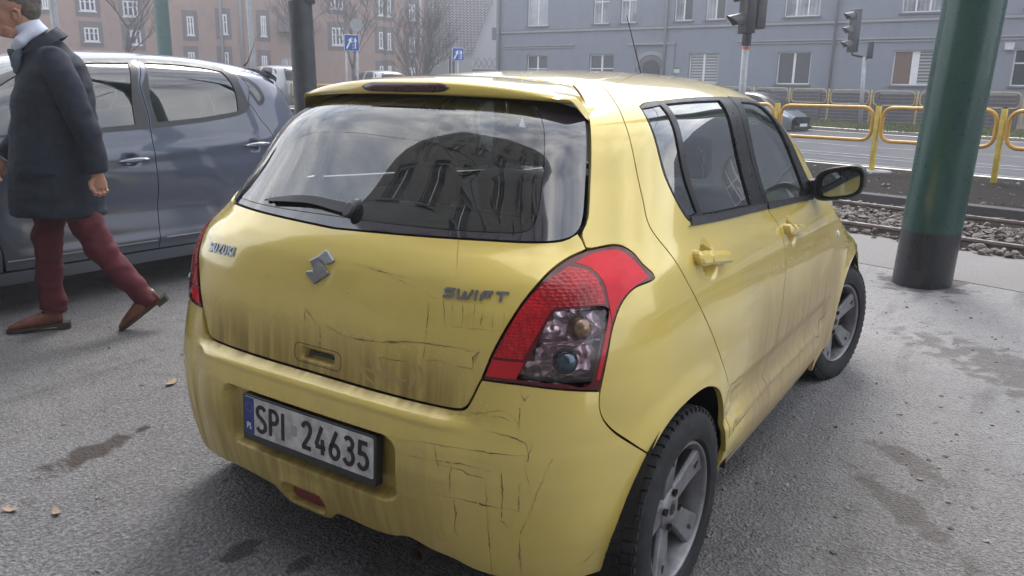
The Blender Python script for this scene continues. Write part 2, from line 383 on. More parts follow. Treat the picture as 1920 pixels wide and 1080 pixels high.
def panel(name, B, f, outline, mat, parent, holes=(), step=.03, gap=.0022, rim=.016, lip=.0016, fine=(), label=None, extra=0.0, liner=None):
    """a body panel: triangulated region of the (s, t) hull with a rolled edge and a return flange"""
    f0 = f; f = (lambda s, t, off=0.: f0(s, t, off+extra))
    out = clean(inset(clean(outline), gap)); hs = [clean(inset(clean(h), -gap)) for h in holes]
    rings = [out]+hs; pts = []; edges = []; kind = []
    for k, r in enumerate(rings):
        i0 = len(pts); pts += list(r); kind += [1]*len(r); edges += [(i0+i, i0+(i+1) % len(r)) for i in range(len(r))]
        r2 = inset(r, .0045 if k == 0 else -.0045)
        ok = pip(out, r2)
        for h in hs: ok &= ~pip(h, r2)
        pts += list(r2[ok]); kind += [0]*int(ok.sum())
    B_ = np.array(pts)
    def grid(x0, x1, y0, y1, st):
        xs = np.arange(x0, x1, st); ys = np.arange(y0, y1, st*.9); gx, gy = np.meshgrid(xs, ys); gx = gx+(np.arange(len(ys)) % 2)[:, None]*st*.5
        return np.stack([gx.ravel(), gy.ravel()], 1)
    G = grid(out[:, 0].min(), out[:, 0].max(), out[:, 1].min(), out[:, 1].max(), step); keep = np.ones(len(G), bool)
    sets = []
    for (x0, x1, y0, y1, st) in fine:
        keep &= ~((G[:, 0] > x0) & (G[:, 0] < x1) & (G[:, 1] > y0) & (G[:, 1] < y1)); sets.append((grid(x0, x1, y0, y1, st), st))
    allG = [(G[keep], step)]+sets
    for Gs, st in allG:
        ok = pip(out, Gs)
        for h in hs: ok &= ~pip(h, Gs)
        Gs = Gs[ok]
        if not len(Gs): continue
        d = np.full(len(Gs), 9.)
        for i in range(0, len(B_), 400): d = np.minimum(d, np.linalg.norm(Gs[:, None]-B_[None, i:i+400], axis=2).min(1))
        Gs = Gs[d > min(st*.55, .012)]
        pts += list(Gs); kind += [0]*len(Gs)
    vco, ed, fc, _, _, _ = delaunay_2d_cdt([Vector(p) for p in pts], edges, [], 0, 1e-6)
    V2 = np.array([tuple(v) for v in vco]); T = np.array([tuple(x) for x in fc if len(x) == 3])
    cen = V2[T].mean(1); ok = pip(out, cen)
    for h in hs: ok &= ~pip(h, cen)
    T = T[ok]; s, t = V2[:, 0], V2[:, 1]
    key = {(round(p[0], 5), round(p[1], 5)) for r in rings for p in r}
    bd = np.array([(round(a, 5), round(b, 5)) in key for a, b in V2])
    X = f(s, t, np.where(bd, -lip, 0.)); N = fnormal(f, B, s, t)
    P0 = X[T]; fn = np.cross(P0[:, 1]-P0[:, 0], P0[:, 2]-P0[:, 0]); fl = (fn*N[T[:, 0]]).sum(1) < 0; T[fl] = T[fl][:, ::-1]
    verts = list(X); nrm = list(N); faces = [tuple(x) for x in T]
    if rim > 0:
        for k, r in enumerate(rings):
            rs, rt_ = r[:, 0], r[:, 1]; A = f(rs, rt_, -lip+0*rs); Nn = fnormal(f, B, rs, rt_); Cc = A-Nn*rim
            i0 = len(verts); n = len(r); verts += list(A)+list(Cc)
            tan = np.roll(A, -1, 0)-np.roll(A, 1, 0); sd_ = np.cross(tan, Nn); sd_ /= np.linalg.norm(sd_, axis=1, keepdims=True)+1e-9
            q0 = (i0, i0+1, i0+1+n, i0+n); fnn = np.cross(np.array(verts[q0[1]])-np.array(verts[q0[0]]), np.array(verts[q0[3]])-np.array(verts[q0[0]]))
            # outward side direction test using the centroid of the ring
            flip = False
            cpt = A.mean(0)
            outw = (sd_*(A-cpt)).sum(1).mean() > 0
            if (k == 0) != outw: sd_ = -sd_
            if (fnn*sd_[0]).sum() < 0: flip = True
            nrm += list(sd_)*2
            for i in range(n):
                a, b = i0+i, i0+(i+1) % n; q = (a, b, b+n, a+n); faces.append(q[::-1] if flip else q)
    o = mesh_obj(name, verts, faces, mat, parent, True, normals=nrm)
    if label: o['label'] = label
    if liner is not None:
        liner[0].append(f0(s, t, -.022+extra*0)); liner[1].append(T[:, ::-1])
    return o
def glyph_ribbon(path, w, closed=False, rnd=0):
    """2-D outline quads of a constant width stroke"""
    P = np.array(path, float); n = len(P); L = []; R = []
    for i in range(n):
        if closed: a, b = P[i-1], P[(i+1) % n]
        else: a, b = P[max(i-1, 0)], P[min(i+1, n-1)]
        if 0 < i < n-1 or closed:
            e1 = P[i]-P[i-1]; e2 = P[(i+1) % n]-P[i]; e1 /= np.linalg.norm(e1); e2 /= np.linalg.norm(e2)
            n1 = np.array([-e1[1], e1[0]]); n2 = np.array([-e2[1], e2[0]]); m = n1+n2; m /= np.linalg.norm(m)+1e-9
            m = m/max(.5, float(m @ n1))
        else:
            e = b-a; e /= np.linalg.norm(e); m = np.array([-e[1], e[0]])
        ww = w[i] if hasattr(w, '__len__') else w
        L.append(P[i]+m*ww/2); R.append(P[i]-m*ww/2)
    return np.array(L), np.array(R)
def arc(cx, cy, rx, ry, a0, a1, n=9):
    return [(cx+rx*math.cos(rad(a0+(a1-a0)*i/(n-1))), cy+ry*math.sin(rad(a0+(a1-a0)*i/(n-1)))) for i in range(n)]
GL = {  # strokes in a 1-high box, x 0..w
 'S': (.55, [arc(.30, .76, .24, .20, 25, 180, 8)+arc(.30, .74, .24, .20, 190, 255, 4)+[(.34, .50)]+arc(.28, .26, .25, .22, 75, 0, 5)+arc(.28, .24, .25, .22, -10, -155, 8)]),
 'P': (.50, [[(.06, 0), (.06, 1)], [(.06, .96), (.26, .96)]+arc(.26, .73, .22, .23, 85, -85, 8)+[(.06, .50)]]),
 'I': (.12, [[(.06, 0), (.06, 1)]]),
 '2': (.52, [arc(.27, .74, .21, .23, 170, -20, 10)+[(.40, .50), (.06, .05)], [(.03, .05), (.50, .05)]]),
 '4': (.55, [[(.36, 1.0), (.05, .30)], [(.03, .26), (.54, .26)], [(.40, .55), (.40, 0)]]),
 '6': (.54, [[(.38, 1.0), (.08, .42)]+arc(.27, .27, .22, .24, 150, 360+150, 18)]),
 '3': (.50, [arc(.24, .76, .20, .20, 150, -70, 9)+[(.20, .54)], [(.20, .54)]+arc(.24, .28, .24, .26, 80, -160, 10)]),
 '5': (.50, [[(.46, .95), (.10, .95), (.08, .56)]+arc(.23, .31, .24, .27, 115, -155, 11)]),
 'L': (.42, [[(.08, 1), (.08, .07), (.42, .07)]]),
 'U': (.54, [[(.08, 1), (.08, .30)]+arc(.27, .28, .19, .22, 180, 360, 8)+[(.46, 1)]]),
 'Z': (.54, [[(.05, .93), (.48, .93), (.06, .07), (.50, .07)]]),
 'K': (.54, [[(.08, 0), (.08, 1)], [(.48, 1), (.12, .46)], [(.20, .56), (.50, 0)]]),
}
def text_strokes(txt, h, gapx, space, w, slant=0., widen=1.0):
    """list of (L, R) ribbons in metres, and total width"""
    x = 0; res = []; done = []
    for ch in txt:
        if ch == ' ': x += space; continue
        gw, st = GL[ch]
        for p in st:
            p = np.array(p, float); p = np.stack([x+p[:, 0]*h*widen+p[:, 1]*h*slant, p[:, 1]*h], 1)
            res.append(((ch, len(done)), *glyph_ribbon(p, w)))
        done.append(ch); x += gw*h*widen+gapx
    return res, x-gapx
def raise_ribbons(name, rib, mapf, mat, parent, h0=.0004, h1=.003):
    """extruded strokes; mapf(u, v, off) -> xyz"""
    g = Geo()
    for item in rib:
        L, R = item[-2], item[-1]; n = len(L)
        T = [mapf(L[:, 0], L[:, 1], h1), mapf(R[:, 0], R[:, 1], h1), mapf(L[:, 0], L[:, 1], h0), mapf(R[:, 0], R[:, 1], h0)]
        V = np.vstack(T); Fc = []
        for i in range(n-1):
            Fc += [(i, i+1, n+i+1, n+i), (i, 2*n+i, 2*n+i+1, i+1), (n+i, n+i+1, 3*n+i+1, 3*n+i)]
        Fc += [(0, n, 3*n, 2*n), (n-1, 3*n-1, 4*n-1, 2*n-1)]
        g.add(V, Fc)
    o = g.obj(name, mat, parent); return o
def raise_letters(name, rib, mapf, mat, parent, h0=.0004, h1=.003):
    for key in sorted({r[0][1] for r in rib}): raise_ribbons(name, [r for r in rib if r[0][1] == key], mapf, mat, parent, h0, h1)
def poly_plate(name, P, mapf, mat, parent, h0, h1, bev=.0015):
    P = np.array(P, float); n = len(P); Pi = inset(P, bev)
    V = np.vstack([mapf(P[:, 0], P[:, 1], h0), mapf(P[:, 0], P[:, 1], h1-bev), mapf(Pi[:, 0], Pi[:, 1], h1)])
    Fc = [tuple(range(2*n, 3*n))]
    for i in range(n):
        j = (i+1) % n; Fc += [(i, j, n+j, n+i), (n+i, n+j, 2*n+j, 2*n+i)]
    return mesh_obj(name, V, Fc, mat, parent)

# ------------------------------------------------------------------ the yellow hatchback
YB = Body(1.75,
 tab([.10,.25,.42,.62,.70,.80,.90,.97,1.02,1.06,1.20,1.40,1.55],[.10,.07,.062,.060,.063,.070,.082,.098,.125,.155,.250,.385,.48]),
 tab([.10,.3,.55,.70,.8,.9,1.0,1.5],[3.66,3.69,3.68,3.62,3.55,3.45,3.3,2.6],sm=14),
 tab([.10,.2,.35,.5,.68,.80,.90,.97,1.02,1.2,1.4,1.55],[.83,.855,.875,.883,.885,.878,.862,.842,.818,.748,.674,.615]),
 tab([-.5,.5,1.0,1.7,2.4,2.9,3.2,3.7],[.985,1.0,1.0,.985,.965,.955,.94,.88]),
 tab([0,.35,.6,.9,1.3,1.65,1.85,2.1,2.3,2.5,2.7,2.95,3.2,3.4,3.6,3.68],[1.37,1.435,1.465,1.49,1.505,1.508,1.488,1.37,1.19,1.03,.92,.86,.815,.765,.68,.58],sm=9),
 tab([0,.8,1.5,2.2,3.0,3.6],[.20,.16,.12,.11,.12,.2]),
 tab([0,.5,1.7,2.1,2.5,2.9,3.3,3.8],[1.12,1.12,1.10,1.0,.76,.58,.45,.3],sm=8),
 tab([.2,.7,1.0,1.2,1.5],[9,8.5,8,7,6]),
 tab([.2,.7,.9,.97,1.04,1.2,1.35,1.5],[4.4,4.4,4.2,3.7,2.9,2.9,3.1,4.0],sm=6))
DATA = {"lamp_in": [[0.4993, 0.7427], [0.5286, 0.8273], [0.5771, 0.9241], [0.6294, 0.9882], [0.6821, 1.0236], [0.7384, 1.0432]], "lamp_out": [[0.7384, 1.0432], [0.8205, 1.0493], [0.8638, 1.0303], [0.8867, 1.0005], [0.9168, 0.9648], [0.8447, 0.9517], [0.8014, 0.9212], [0.7769, 0.8754], [0.762, 0.8146], [0.7436, 0.7229]], "lamp_bot": [[0.7436, 0.7229], [0.6696, 0.7327], [0.5844, 0.7415], [0.4993, 0.7427]], "clear": [[0.5788, 0.7578], [0.6154, 0.8373], [0.6423, 0.8995], [0.6704, 0.9144], [0.7622, 0.9141], [0.7403, 0.8425], [0.7174, 0.7459], [0.6694, 0.7507]], "qb": [[0.7436, 0.7229], [0.7417, 0.6877], [0.7514, 0.6519], [0.7786, 0.6139], [0.8236, 0.5724], [0.8863, 0.5177]], "rdoor_rear": [[1.1971, 1.6269], [1.0809, 1.5118], [1.0277, 1.4429], [0.9771, 1.3561], [0.9594, 1.2934], [0.9522, 1.2192], [0.9494, 1.1497], [0.9506, 1.0813], [1.0097, 1.0036], [1.0583, 0.9294], [1.1353, 0.8284], [1.2326, 0.713], [1.3357, 0.5854], [1.3687, 0.4882], [1.3956, 0.3702]], "SB": [[[0.3205, 0.5588], [0.3811, 0.5703], [0.4427, 0.5732], [0.4999, 0.5719], [0.5911, 0.5753]], [[0.304, 0.5191], [0.3813, 0.5282], [0.4431, 0.5318], [0.5003, 0.5278], [0.5227, 0.5231]], [[0.4624, 0.6611], [0.5037, 0.6646], [0.5422, 0.6775], [0.5745, 0.6567], [0.58, 0.6384]], [[0.5045, 0.6265], [0.5644, 0.6173], [0.5908, 0.6049], [0.5962, 0.5823], [0.5916, 0.5417], [0.5994, 0.5078], [0.596, 0.472]], [[0.6063, 0.6088], [0.6013, 0.5892], [0.5943, 0.5626]], [[0.6428, 0.5714], [0.6301, 0.5305], [0.6137, 0.4736], [0.6013, 0.4208], [0.5846, 0.364]], [[0.5846, 0.364], [0.5851, 0.2977], [0.594, 0.2261]], [[0.3931, 0.4358], [0.4544, 0.4359], [0.5122, 0.4292], [0.5672, 0.4309], [0.5832, 0.426]], [[0.4005, 0.5729], [0.4047, 0.5351], [0.4097, 0.508]], [[0.5117, 0.5065], [0.5144, 0.4417], [0.5192, 0.3493], [0.5262, 0.2287]], [[0.5444, 0.5276], [0.5473, 0.4641], [0.5459, 0.3962]], [[0.4426, 0.4337], [0.4477, 0.3877], [0.4429, 0.3451], [0.4521, 0.3223]], [[0.5061, 0.5052], [0.4777, 0.5061], [0.4547, 0.5166], [0.3879, 0.5231]], [[0.5824, 0.7221], [0.5899, 0.7056], [0.5972, 0.7209]], [[0.5795, 0.6885], [0.5776, 0.6633], [0.5727, 0.6338]], [[0.4245, 0.6441], [0.4748, 0.6542], [0.4982, 0.6547]], [[0.5459, 0.3962], [0.5626, 0.376], [0.573, 0.4017]], [[0.498, 0.6635], [0.5151, 0.6578], [0.537, 0.6641], [0.5587, 0.6547]], [[0.5818, 0.5058], [0.5801, 0.4256]], [[0.714, 0.2555], [0.743, 0.2817], [0.7595, 0.3104]], [[0.4373, 0.528], [0.4344, 0.4397]]], "ST": [[[-0.0458, 0.8284], [-0.006, 0.8008], [0.0254, 0.7944], [0.0662, 0.787], [0.0982, 0.7753]], [[0.0109, 0.7948], [0.0159, 0.7599], [0.0124, 0.7216]], [[-0.0454, 0.824], [-0.0455, 0.7864]], [[0.0982, 0.7753], [0.2082, 0.7819], [0.3375, 0.8046], [0.4708, 0.8123]], [[0.2176, 0.744], [0.2766, 0.7452], [0.3385, 0.7557]], [[0.3531, 0.7588], [0.395, 0.7703], [0.4346, 0.7662], [0.4778, 0.7652]], [[0.4778, 0.7652], [0.4808, 0.7945], [0.4946, 0.8097]], [[0.042, 0.9033], [0.109, 0.8947], [0.1672, 0.8799], [0.2135, 0.8597]], [[-0.0205, 0.9376], [0.0042, 0.8906]], [[-0.3716, 0.943], [-0.3804, 0.8617], [-0.3855, 0.7955]], [[-0.1314, 0.8932], [-0.1076, 0.8741]], [[0.1913, 0.9716], [0.33, 0.9382], [0.3894, 0.9212]], [[0.4058, 0.9211], [0.4113, 0.8605]], [[0.4296, 0.9206], [0.4266, 0.876]], [[0.4528, 0.9176], [0.4523, 0.8646]], [[0.4677, 0.9171], [0.4671, 0.863]], [[0.4797, 0.921], [0.4793, 0.861]], [[0.4978, 0.9171], [0.4956, 0.8735]], [[0.5212, 0.9136], [0.5201, 0.8577]], [[0.544, 0.9099], [0.5424, 0.8729]], [[0.4126, 0.8607], [0.4696, 0.8634], [0.5391, 0.8663]], [[-0.3727, 0.8953], [-0.3597, 0.8331]], [[-0.2085, 0.8895], [-0.1877, 0.9002]], [[0.4944, 0.8224], [0.4834, 0.7819]], [[0.3686, 0.9182], [0.3653, 0.8393], [0.3537, 0.7288]], [[0.4226, 1.0674], [0.4329, 0.9758]], [[0.4589, 0.8037], [0.4945, 0.8161]], [[0.1141, 0.9754], [0.1929, 0.9653], [0.2964, 0.9593]]], "SM": [[[0.1545, 0.7353], [0.1736, 0.6883], [0.2095, 0.6672]], [[0.1911, 0.7385], [0.2183, 0.6983], [0.2442, 0.6681]], [[0.2264, 0.743], [0.2475, 0.7049], [0.2774, 0.6717]], [[0.3236, 0.7498], [0.3319, 0.7101], [0.317, 0.6784]], [[0.346, 0.7477], [0.3568, 0.7157], [0.347, 0.6856]], [[0.2575, 0.7072], [0.2855, 0.6922], [0.2935, 0.6728]], [[0.1735, 0.7029], [0.2442, 0.697], [0.3091, 0.6978]]]}
BT = tab([.10,.20,.26,.32,.40,.48,.56,.60,.63],[-.03,.0,.014,.028,.040,.046,.044,.038,.03],sm=6)
def rrect(s, t, cs, ct, hs, ht, r):
    dx = np.abs(s-cs)-hs+r; dy = np.abs(t-ct)-ht+r
    return np.hypot(np.maximum(dx, 0), np.maximum(dy, 0))+np.minimum(np.maximum(dx, dy), 0)-r
def boff(s, t):
    a = np.abs(s); c = sst(.40, .50, a)
    ctr = (BT(t)+.006*np.exp(-((t-.622)/.012)**2))*sst(.657, .630, t); cor = BT(np.minimum(t, .6))*.62*sst(.78, .56, t)
    d = (ctr*(1-c)+cor*c)*(1-.75*sst(.60, 1.0, a))
    rc = rrect(s, t, -.022, .46, .312, .09, .035); d = d-.048*sst(.008, -.010, rc)
    fg = rrect(s, t, -.058, .256, .084, .032, .022); d = d+.010*sst(.05, 0, fg)-.03*sst(.004, -.006, fg)
    return d
def f_base(s, t, off=0.): return YB(s, t, off)
def f_bump(s, t, off=0.):
    s = np.asarray(s, float); t = np.asarray(t, float); return YB(s, t, boff(s, t)+off)
def side_off(s, t):
    a = np.abs(s); d = 0
    for cs, ct, r in ((1.095, .285, .335), (3.32, .29, .36)):
        rr = np.hypot(a-cs, t-ct)-r; d = d+.012*sst(.085, .0, rr)
    door = sst(1.30, 1.40, a)*sst(2.80, 2.70, a)
    d = d-door*(.016*sst(.56, .50, t)-.020*sst(.45, .405, t))
    d = d-door*.010*np.exp(-((t-.70)/.10)**2)*0
    for cs, ct in ((1.215, .962), (2.085, .935)):
        e = np.hypot((a-cs)/.062, (t-ct)/.060); d = d-.028*sst(1.0, .25, e)
    return d
def f_side(s, t, off=0.):
    s = np.asarray(s, float); t = np.asarray(t, float); return YB(s, t, side_off(s, t)+off)
def gate_off(s, t):
    rc = rrect(s, t, 0.003, .699, .062, .014, .006)
    d = -.022*sst(.004, -.004, rc)
    return d-.0035*sst(.80, .70, t)*sst(.62, .70, t)
def f_gate(s, t, off=0.):
    s = np.asarray(s, float); t = np.asarray(t, float); return YB(s, t, gate_off(s, t)+off)
def f_sill(s, t, off=0.):
    s = np.asarray(s, float); t = np.asarray(t, float)
    return YB(s, t, .010-.035*sst(.31, .18, t)-.012*sst(.34, .40, t)+off)
class Top:
    def ray(B, s, t):
        s = np.asarray(s, float); z = np.zeros(s.shape); return None, np.stack([z, z, z+1], -1), None
TOPB = Top()
def f_top(x, y, off=0.):
    x = np.asarray(x, float); y = np.asarray(y, float); zo = YB.ZO(x); lo = np.full(x.shape, .45)+0*y; hi = lo+1.3
    for i in range(24):
        m = (lo+hi)/2; v = YB.F(x, y, m, zo); lo = np.where(v < 0, m, lo); hi = np.where(v < 0, hi, m)
    return np.stack([x+0*lo, y+0*lo, lo+off], -1)

car = empty('hatchback_car', (0, 0, 0), label='yellow hatchback seen from behind, scratched rear bumper and muddy doors', cat='car')
P_ = M_['paint']
LIN = ([], [])
gb = [(0, 1.046), (.267, 1.054), (.48, 1.059), (.611, 1.059), (.682, 1.064), (.722, 1.080), (.745, 1.115), (.773, 1.202), (.803, 1.309), (.838, 1.40)]
gtop = [(.838, 1.40), (.5, 1.52), (0, 1.56)]
def sym(seg): return mir(seg)[::-1]
glass_loop = loop(gb, gtop, sym(gtop), sym(gb))
frit_in = [(0, 1.076), (.259, 1.076), (.50, 1.078), (.585, 1.082), (.617, 1.106), (.645, 1.202), (.661, 1.324), (.650, 1.385), (.625, 1.43), (.30, 1.475), (0, 1.485)]
frit_loop = loop(frit_in, sym(frit_in))
gp = panel('rear_window', YB, lambda s, t, o=0.: f_base(s, t, o-.006), frit_loop, M_['glass_rear'], car, step=.03, gap=0.0, rim=0, lip=0)
panel('black_border', YB, lambda s, t, o=0.: f_base(s, t, o-.006), glass_loop, M_['frit'], gp, holes=[frit_loop], step=.03, gap=.0022, rim=.006)
D = DATA
gate_b = [(0, .651), (.209, .651), (.369, .653), (.440, .656), (.462, .663), (.474, .680), (.487, .712), (.499, .743)]
gate_seam = [(.722, 1.080), (.732, 1.062), (.738, 1.043)]
lin = D['lamp_in']; lout = D['lamp_out']; lbot = D['lamp_bot']
gate_loop = loop(gate_b, lin, gate_seam[::-1], gb[:6][::-1], sym(gb[:6][::-1]), sym(gate_seam[::-1]), sym(lin), sym(gate_b))
gate = panel('tailgate', YB, f_gate, gate_loop, P_, car, step=.018, fine=[(-.12, .12, .66, .74, .005)], liner=LIN)
# tailgate handle trim ring, fine groove
def rr_loop(cs, ct, hs, ht, r, n=5):
    P = []
    for qx, qy, a0 in ((1, 1, 0), (-1, 1, 90), (-1, -1, 180), (1, -1, 270)):
        P += [(cs+qx*(hs-r)+r*math.cos(rad(a0+90*i/n)), ct+qy*(ht-r)+r*math.sin(rad(a0+90*i/n))) for i in range(n+1)]
    return np.array(P)
L1, R1 = glyph_ribbon(rr_loop(.003, .699, .090, .0265, .018), .0016, closed=True)
raise_ribbons('handle_groove', [(np.vstack([L1, L1[:1]]), np.vstack([R1, R1[:1]]))], lambda u, v, o: f_gate(u, v, o), M_['black'], gate, -.001, .0006)
raise_ribbons('handle_release', [(np.array([(-.045, .703), (.05, .703)]), np.array([(-.045, .693), (.05, .693)]))], lambda u, v, o: f_gate(u, v, o), M_['black'], gate, -.004, .006)
# rear bumper
bb_right = [(.886, .518), (.868, .47), (.844, .415), (.816, .319), (.774, .210)]
bb_bot = [(.774, .210), (.62, .205), (.495, .215), (.433, .238), (.38, .246), (.317, .262), (.263, .243), (.193, .233), (.102, .237), (.060, .236), (.038, .215), (.010, .203), (-.07, .200), (-.130, .203), (-.168, .218), (-.195, .240), (-.204, .249), (-.335, .262), (-.497, .246), (-.774, .215)]
bumper_loop = loop(gate_b, lbot[::-1], D['qb'], bb_right, bb_bot, sym(bb_right), sym(D['qb']), sym(lbot[::-1]), sym(gate_b))
bumper = panel('rear_bumper', YB, f_bump, bumper_loop, P_, car, step=.016, fine=[(-.46, .46, .585, .66, .007), (-.37, .33, .35, .57, .008), (-.18, .06, .205, .30, .006)], liner=LIN)
# fog lamp in the pod
panel('fog_lamp', YB, lambda s, t, o=0.: f_base(s, t, boff(s*0-.058, t*0+.258)+o+.004), rr_loop(-.058, .257, .074, .026, .018), M_['fog'], bumper, step=.012, gap=0, rim=.004)
# number plate
PLO = np.array([.040, .004, .468]); 
pm = empty  # (plate frame is a mesh part, the plate and its print are its sub-parts)
tl = .045
def plate_map(u, v, o):   # u to the right seen from behind, v up
    u = np.asarray(u, float); v = np.asarray(v, float)
    return np.stack([.026+v*tl-o+0*u, .008-u+0*v, .479+v+o*tl+0*u], -1)
pf = poly_plate('plate_holder', rr_loop(0, -.008, .268, .072, .008), plate_map, M_['black'], car, -.02, .006, .002)
g = Geo()
wp = poly_plate('number_plate', rr_loop(0.0, 0.0, .260, .057, .006), plate_map, M_['plate_white'], pf, .005, .0075, .0006)
poly_plate('blue_band', [(-.259, -.056), (-.216, -.056), (-.216, .056), (-.259, .056)], plate_map, M_['plate_blue'], pf, .007, .0083, .0003)
def map_at(cx, cy): return lambda u, v, o: plate_map(np.asarray(u)+cx, np.asarray(v)+cy, o)
rib, wd1 = text_strokes('SPI', .080, .0165, 0, .0122, widen=.92)
raise_letters('plate_character', rib, map_at(-.205, -.040), M_['plate_black'], pf, .0072, .0092)
rib, wd2 = text_strokes('24635', .080, .0155, 0, .0122, widen=.92)
raise_letters('plate_character', rib, map_at(-.012, -.040), M_['plate_black'], pf, .0072, .0092)
rib, wd3 = text_strokes('PL', .018, .0032, 0, .0042)
raise_letters('country_letter', rib, map_at(-.2465, -.040), M_['white'], pf, .0082, .0088)
poly_plate('validity_sticker', rr_loop(-.044, 0.0, .012, .016, .003), plate_map, simple('plate_sticker', (.34, .34, .34), .5), pf, .0072, .0080, .0002)
g = Geo()
for k in range(12):
    a = rad(30*k); cx, cy = -.2375+.0145*math.cos(a), .026+.0145*math.sin(a)
    st_ = [(cx+(.0022 if i % 2 == 0 else .0009)*math.cos(rad(90+36*i)), cy+(.0022 if i % 2 == 0 else .0009)*math.sin(rad(90+36*i))) for i in range(10)]
    st_ = np.array(st_); g.add(plate_map(st_[:, 0], st_[:, 1], .0087), [tuple(range(10))])
g.obj('star_ring', M_['yellow_star'], pf)['kind'] = 'stuff'
# badges
def surf_map(s0, t0, sl=0.0): return lambda u, v, o: f_gate(s0+np.asarray(u)*1.0, t0+np.asarray(v)+np.asarray(u)*sl, o)
rib, wS = text_strokes('SUZUKI', .0265, .0055, 0, .0066, widen=1.36)
raise_letters('maker_badge_letter', rib, surf_map(-.492, .925, .02), M_['chrome'], gate, .0004, .0042)
GLW = {'S': (.85, [[(.85, .90), (.22, .90), (.10, .76), (.22, .56), (.68, .50), (.78, .30), (.64, .10), (.02, .10)]]),
       'W': (1.15, [[(.06, 1), (.18, .10), (.50, .10), (.60, .80)], [(.60, .80), (.68, .10), (.92, .10), (1.12, 1)]]),
       'I': (.24, [[(.12, 0), (.12, 1)]]),
       'F': (.85, [[(.12, 0), (.12, .62), (.26, .88), (.88, .88)], [(.15, .46), (.76, .46)]]),
       'T': (.85, [[(.05, .88), (.92, .88)], [(.46, .88), (.46, 0)]])}
keep_ = dict(GL); GL.update(GLW)
rib, wW = text_strokes('SWIFT', .0225, .0050, 0, .0064, slant=.22, widen=1.42)
GL.clear(); GL.update(keep_)
raise_letters('model_badge_letter', rib, surf_map(.402, .928, .035), M_['chrome'], gate, .0004, .0042)
lg = [(325,435),(600,285),(640,295),(830,530),(800,575),(720,590),(662,575),(505,425),(770,775),(740,812),(485,945),(275,685),(300,645),(360,640),(432,655),(545,800)]
# emblem, in surface metres around its centre
E0 = np.array([(x-552, 615-y) for x, y in lg], float)*np.array([.000186, .000132])
E0[:, 1] += -E0[:, 0]*-.26
poly_plate('emblem', E0, surf_map(.0, .946), M_['chrome'], gate, .0004, .006, .0022)
# wiper
def gm(u, v, o): return f_base(np.asarray(u, float), np.asarray(v, float), o-.006)
wa = np.array([(.050, 1.115), (-.02, 1.118), (-.12, 1.122), (-.22, 1.117), (-.33, 1.100)]); wb = np.array([(.048, 1.088), (-.02, 1.094), (-.12, 1.102), (-.22, 1.100), (-.33, 1.092)])
raise_ribbons('rear_wiper', [(spline(wa, .02), spline(wb, .02)[:len(spline(wa, .02))])] if len(spline(wa, .02)) == len(spline(wb, .02)) else [(wa, wb)], gm, M_['black'], car, .012, .022)
ws = poly_plate('wiper_pivot', [(.045+.024*math.cos(a), 1.102+.024*math.sin(a)) for a in np.linspace(0, 2*math.pi, 18)[:-1]], gm, M_['black'], car, .0, .030, .008)
raise_ribbons('wiper_blade', [(np.array([(-.36, 1.094), (-.02, 1.112)]), np.array([(-.36, 1.089), (-.02, 1.107)]))], gm, M_['rubber'], ws, .001, .012)
# side panels
gside = [(.738, 1.046), (.733, 1.066), (.734, 1.083), (.755, 1.115), (.783, 1.202), (.813, 1.309), (.850, 1.395), (.888, 1.473), (.955, 1.60)]
dtop1 = [(.955, 1.60), (1.08, 1.625), (1.197, 1.643)]
drear = [(1.197, 1.643)]+D['rdoor_rear'][1:]
arch_r = [(1.384, .322), (1.331, .447), (1.263, .564), (1.17, .612), (1.081, .619), (.992, .603), (.931, .568), (.886, .518)]
quarter_loop = loop(gside, dtop1, drear, [(1.396, .37), (1.384, .322)], arch_r, D['qb'][::-1], lout[::-1])
bseam = [(2.13, 1.69), (1.943, 1.463), (1.876, 1.30), (1.863, 1.15), (1.876, 1.046), (1.925, 1.0), (1.962, .945), (1.969, .863), (1.943, .732), (1.89, .564), (1.832, .465), (1.839, .398)]
bot1 = [(1.396, .37), (1.60, .382), (1.839, .398)]
rdoor_loop = loop([(1.197, 1.643), (1.515, 1.69), (1.8, 1.70), (2.13, 1.69)], bseam, bot1[::-1], drear[::-1])
winR = loop([(1.135, 1.417), (1.225, 1.440), (1.453, 1.451), (1.70, 1.457), (1.932, 1.456)], [(1.932, 1.456), (1.870, 1.30), (1.857, 1.15), (1.868, 1.055)], [(1.868, 1.055), (1.60, 1.066), (1.311, 1.075), (1.183, 1.074), (1.140, 1.090), (1.095, 1.16), (1.078, 1.224), (1.09, 1.33), (1.135, 1.417)])
gR1 = loop([(1.133, 1.407), (1.29, 1.426)], [(1.29, 1.426), (1.228, 1.30), (1.205, 1.19), (1.222, 1.092)], [(1.222, 1.092), (1.168, 1.089), (1.14, 1.105), (1.105, 1.16), (1.089, 1.235), (1.10, 1.33), (1.133, 1.407)])
gR2 = loop([(1.345, 1.432), (1.55, 1.437), (1.80, 1.438)], [(1.80, 1.438), (1.745, 1.30), (1.722, 1.18), (1.718, 1.070)], [(1.718, 1.07), (1.5, 1.077), (1.262, 1.085)], [(1.262, 1.085), (1.245, 1.18), (1.272, 1.30), (1.345, 1.432)])
ftop = [(2.13, 1.69), (2.24, 1.62), (2.36, 1.52), (2.46, 1.38), (2.55, 1.22), (2.63, 1.09), (2.74, 1.00), (2.85, .93)]
fseam = [(2.85, .93), (2.843, .844), (2.830, .728), (2.835, .60), (2.790, .475), (2.715, .44), (2.650, .394)]
bot2 = [(1.839, .398), (2.165, .398), (2.650, .394)]
fdoor_loop = loop(ftop, fseam, bot2[::-1], bseam[::-1])
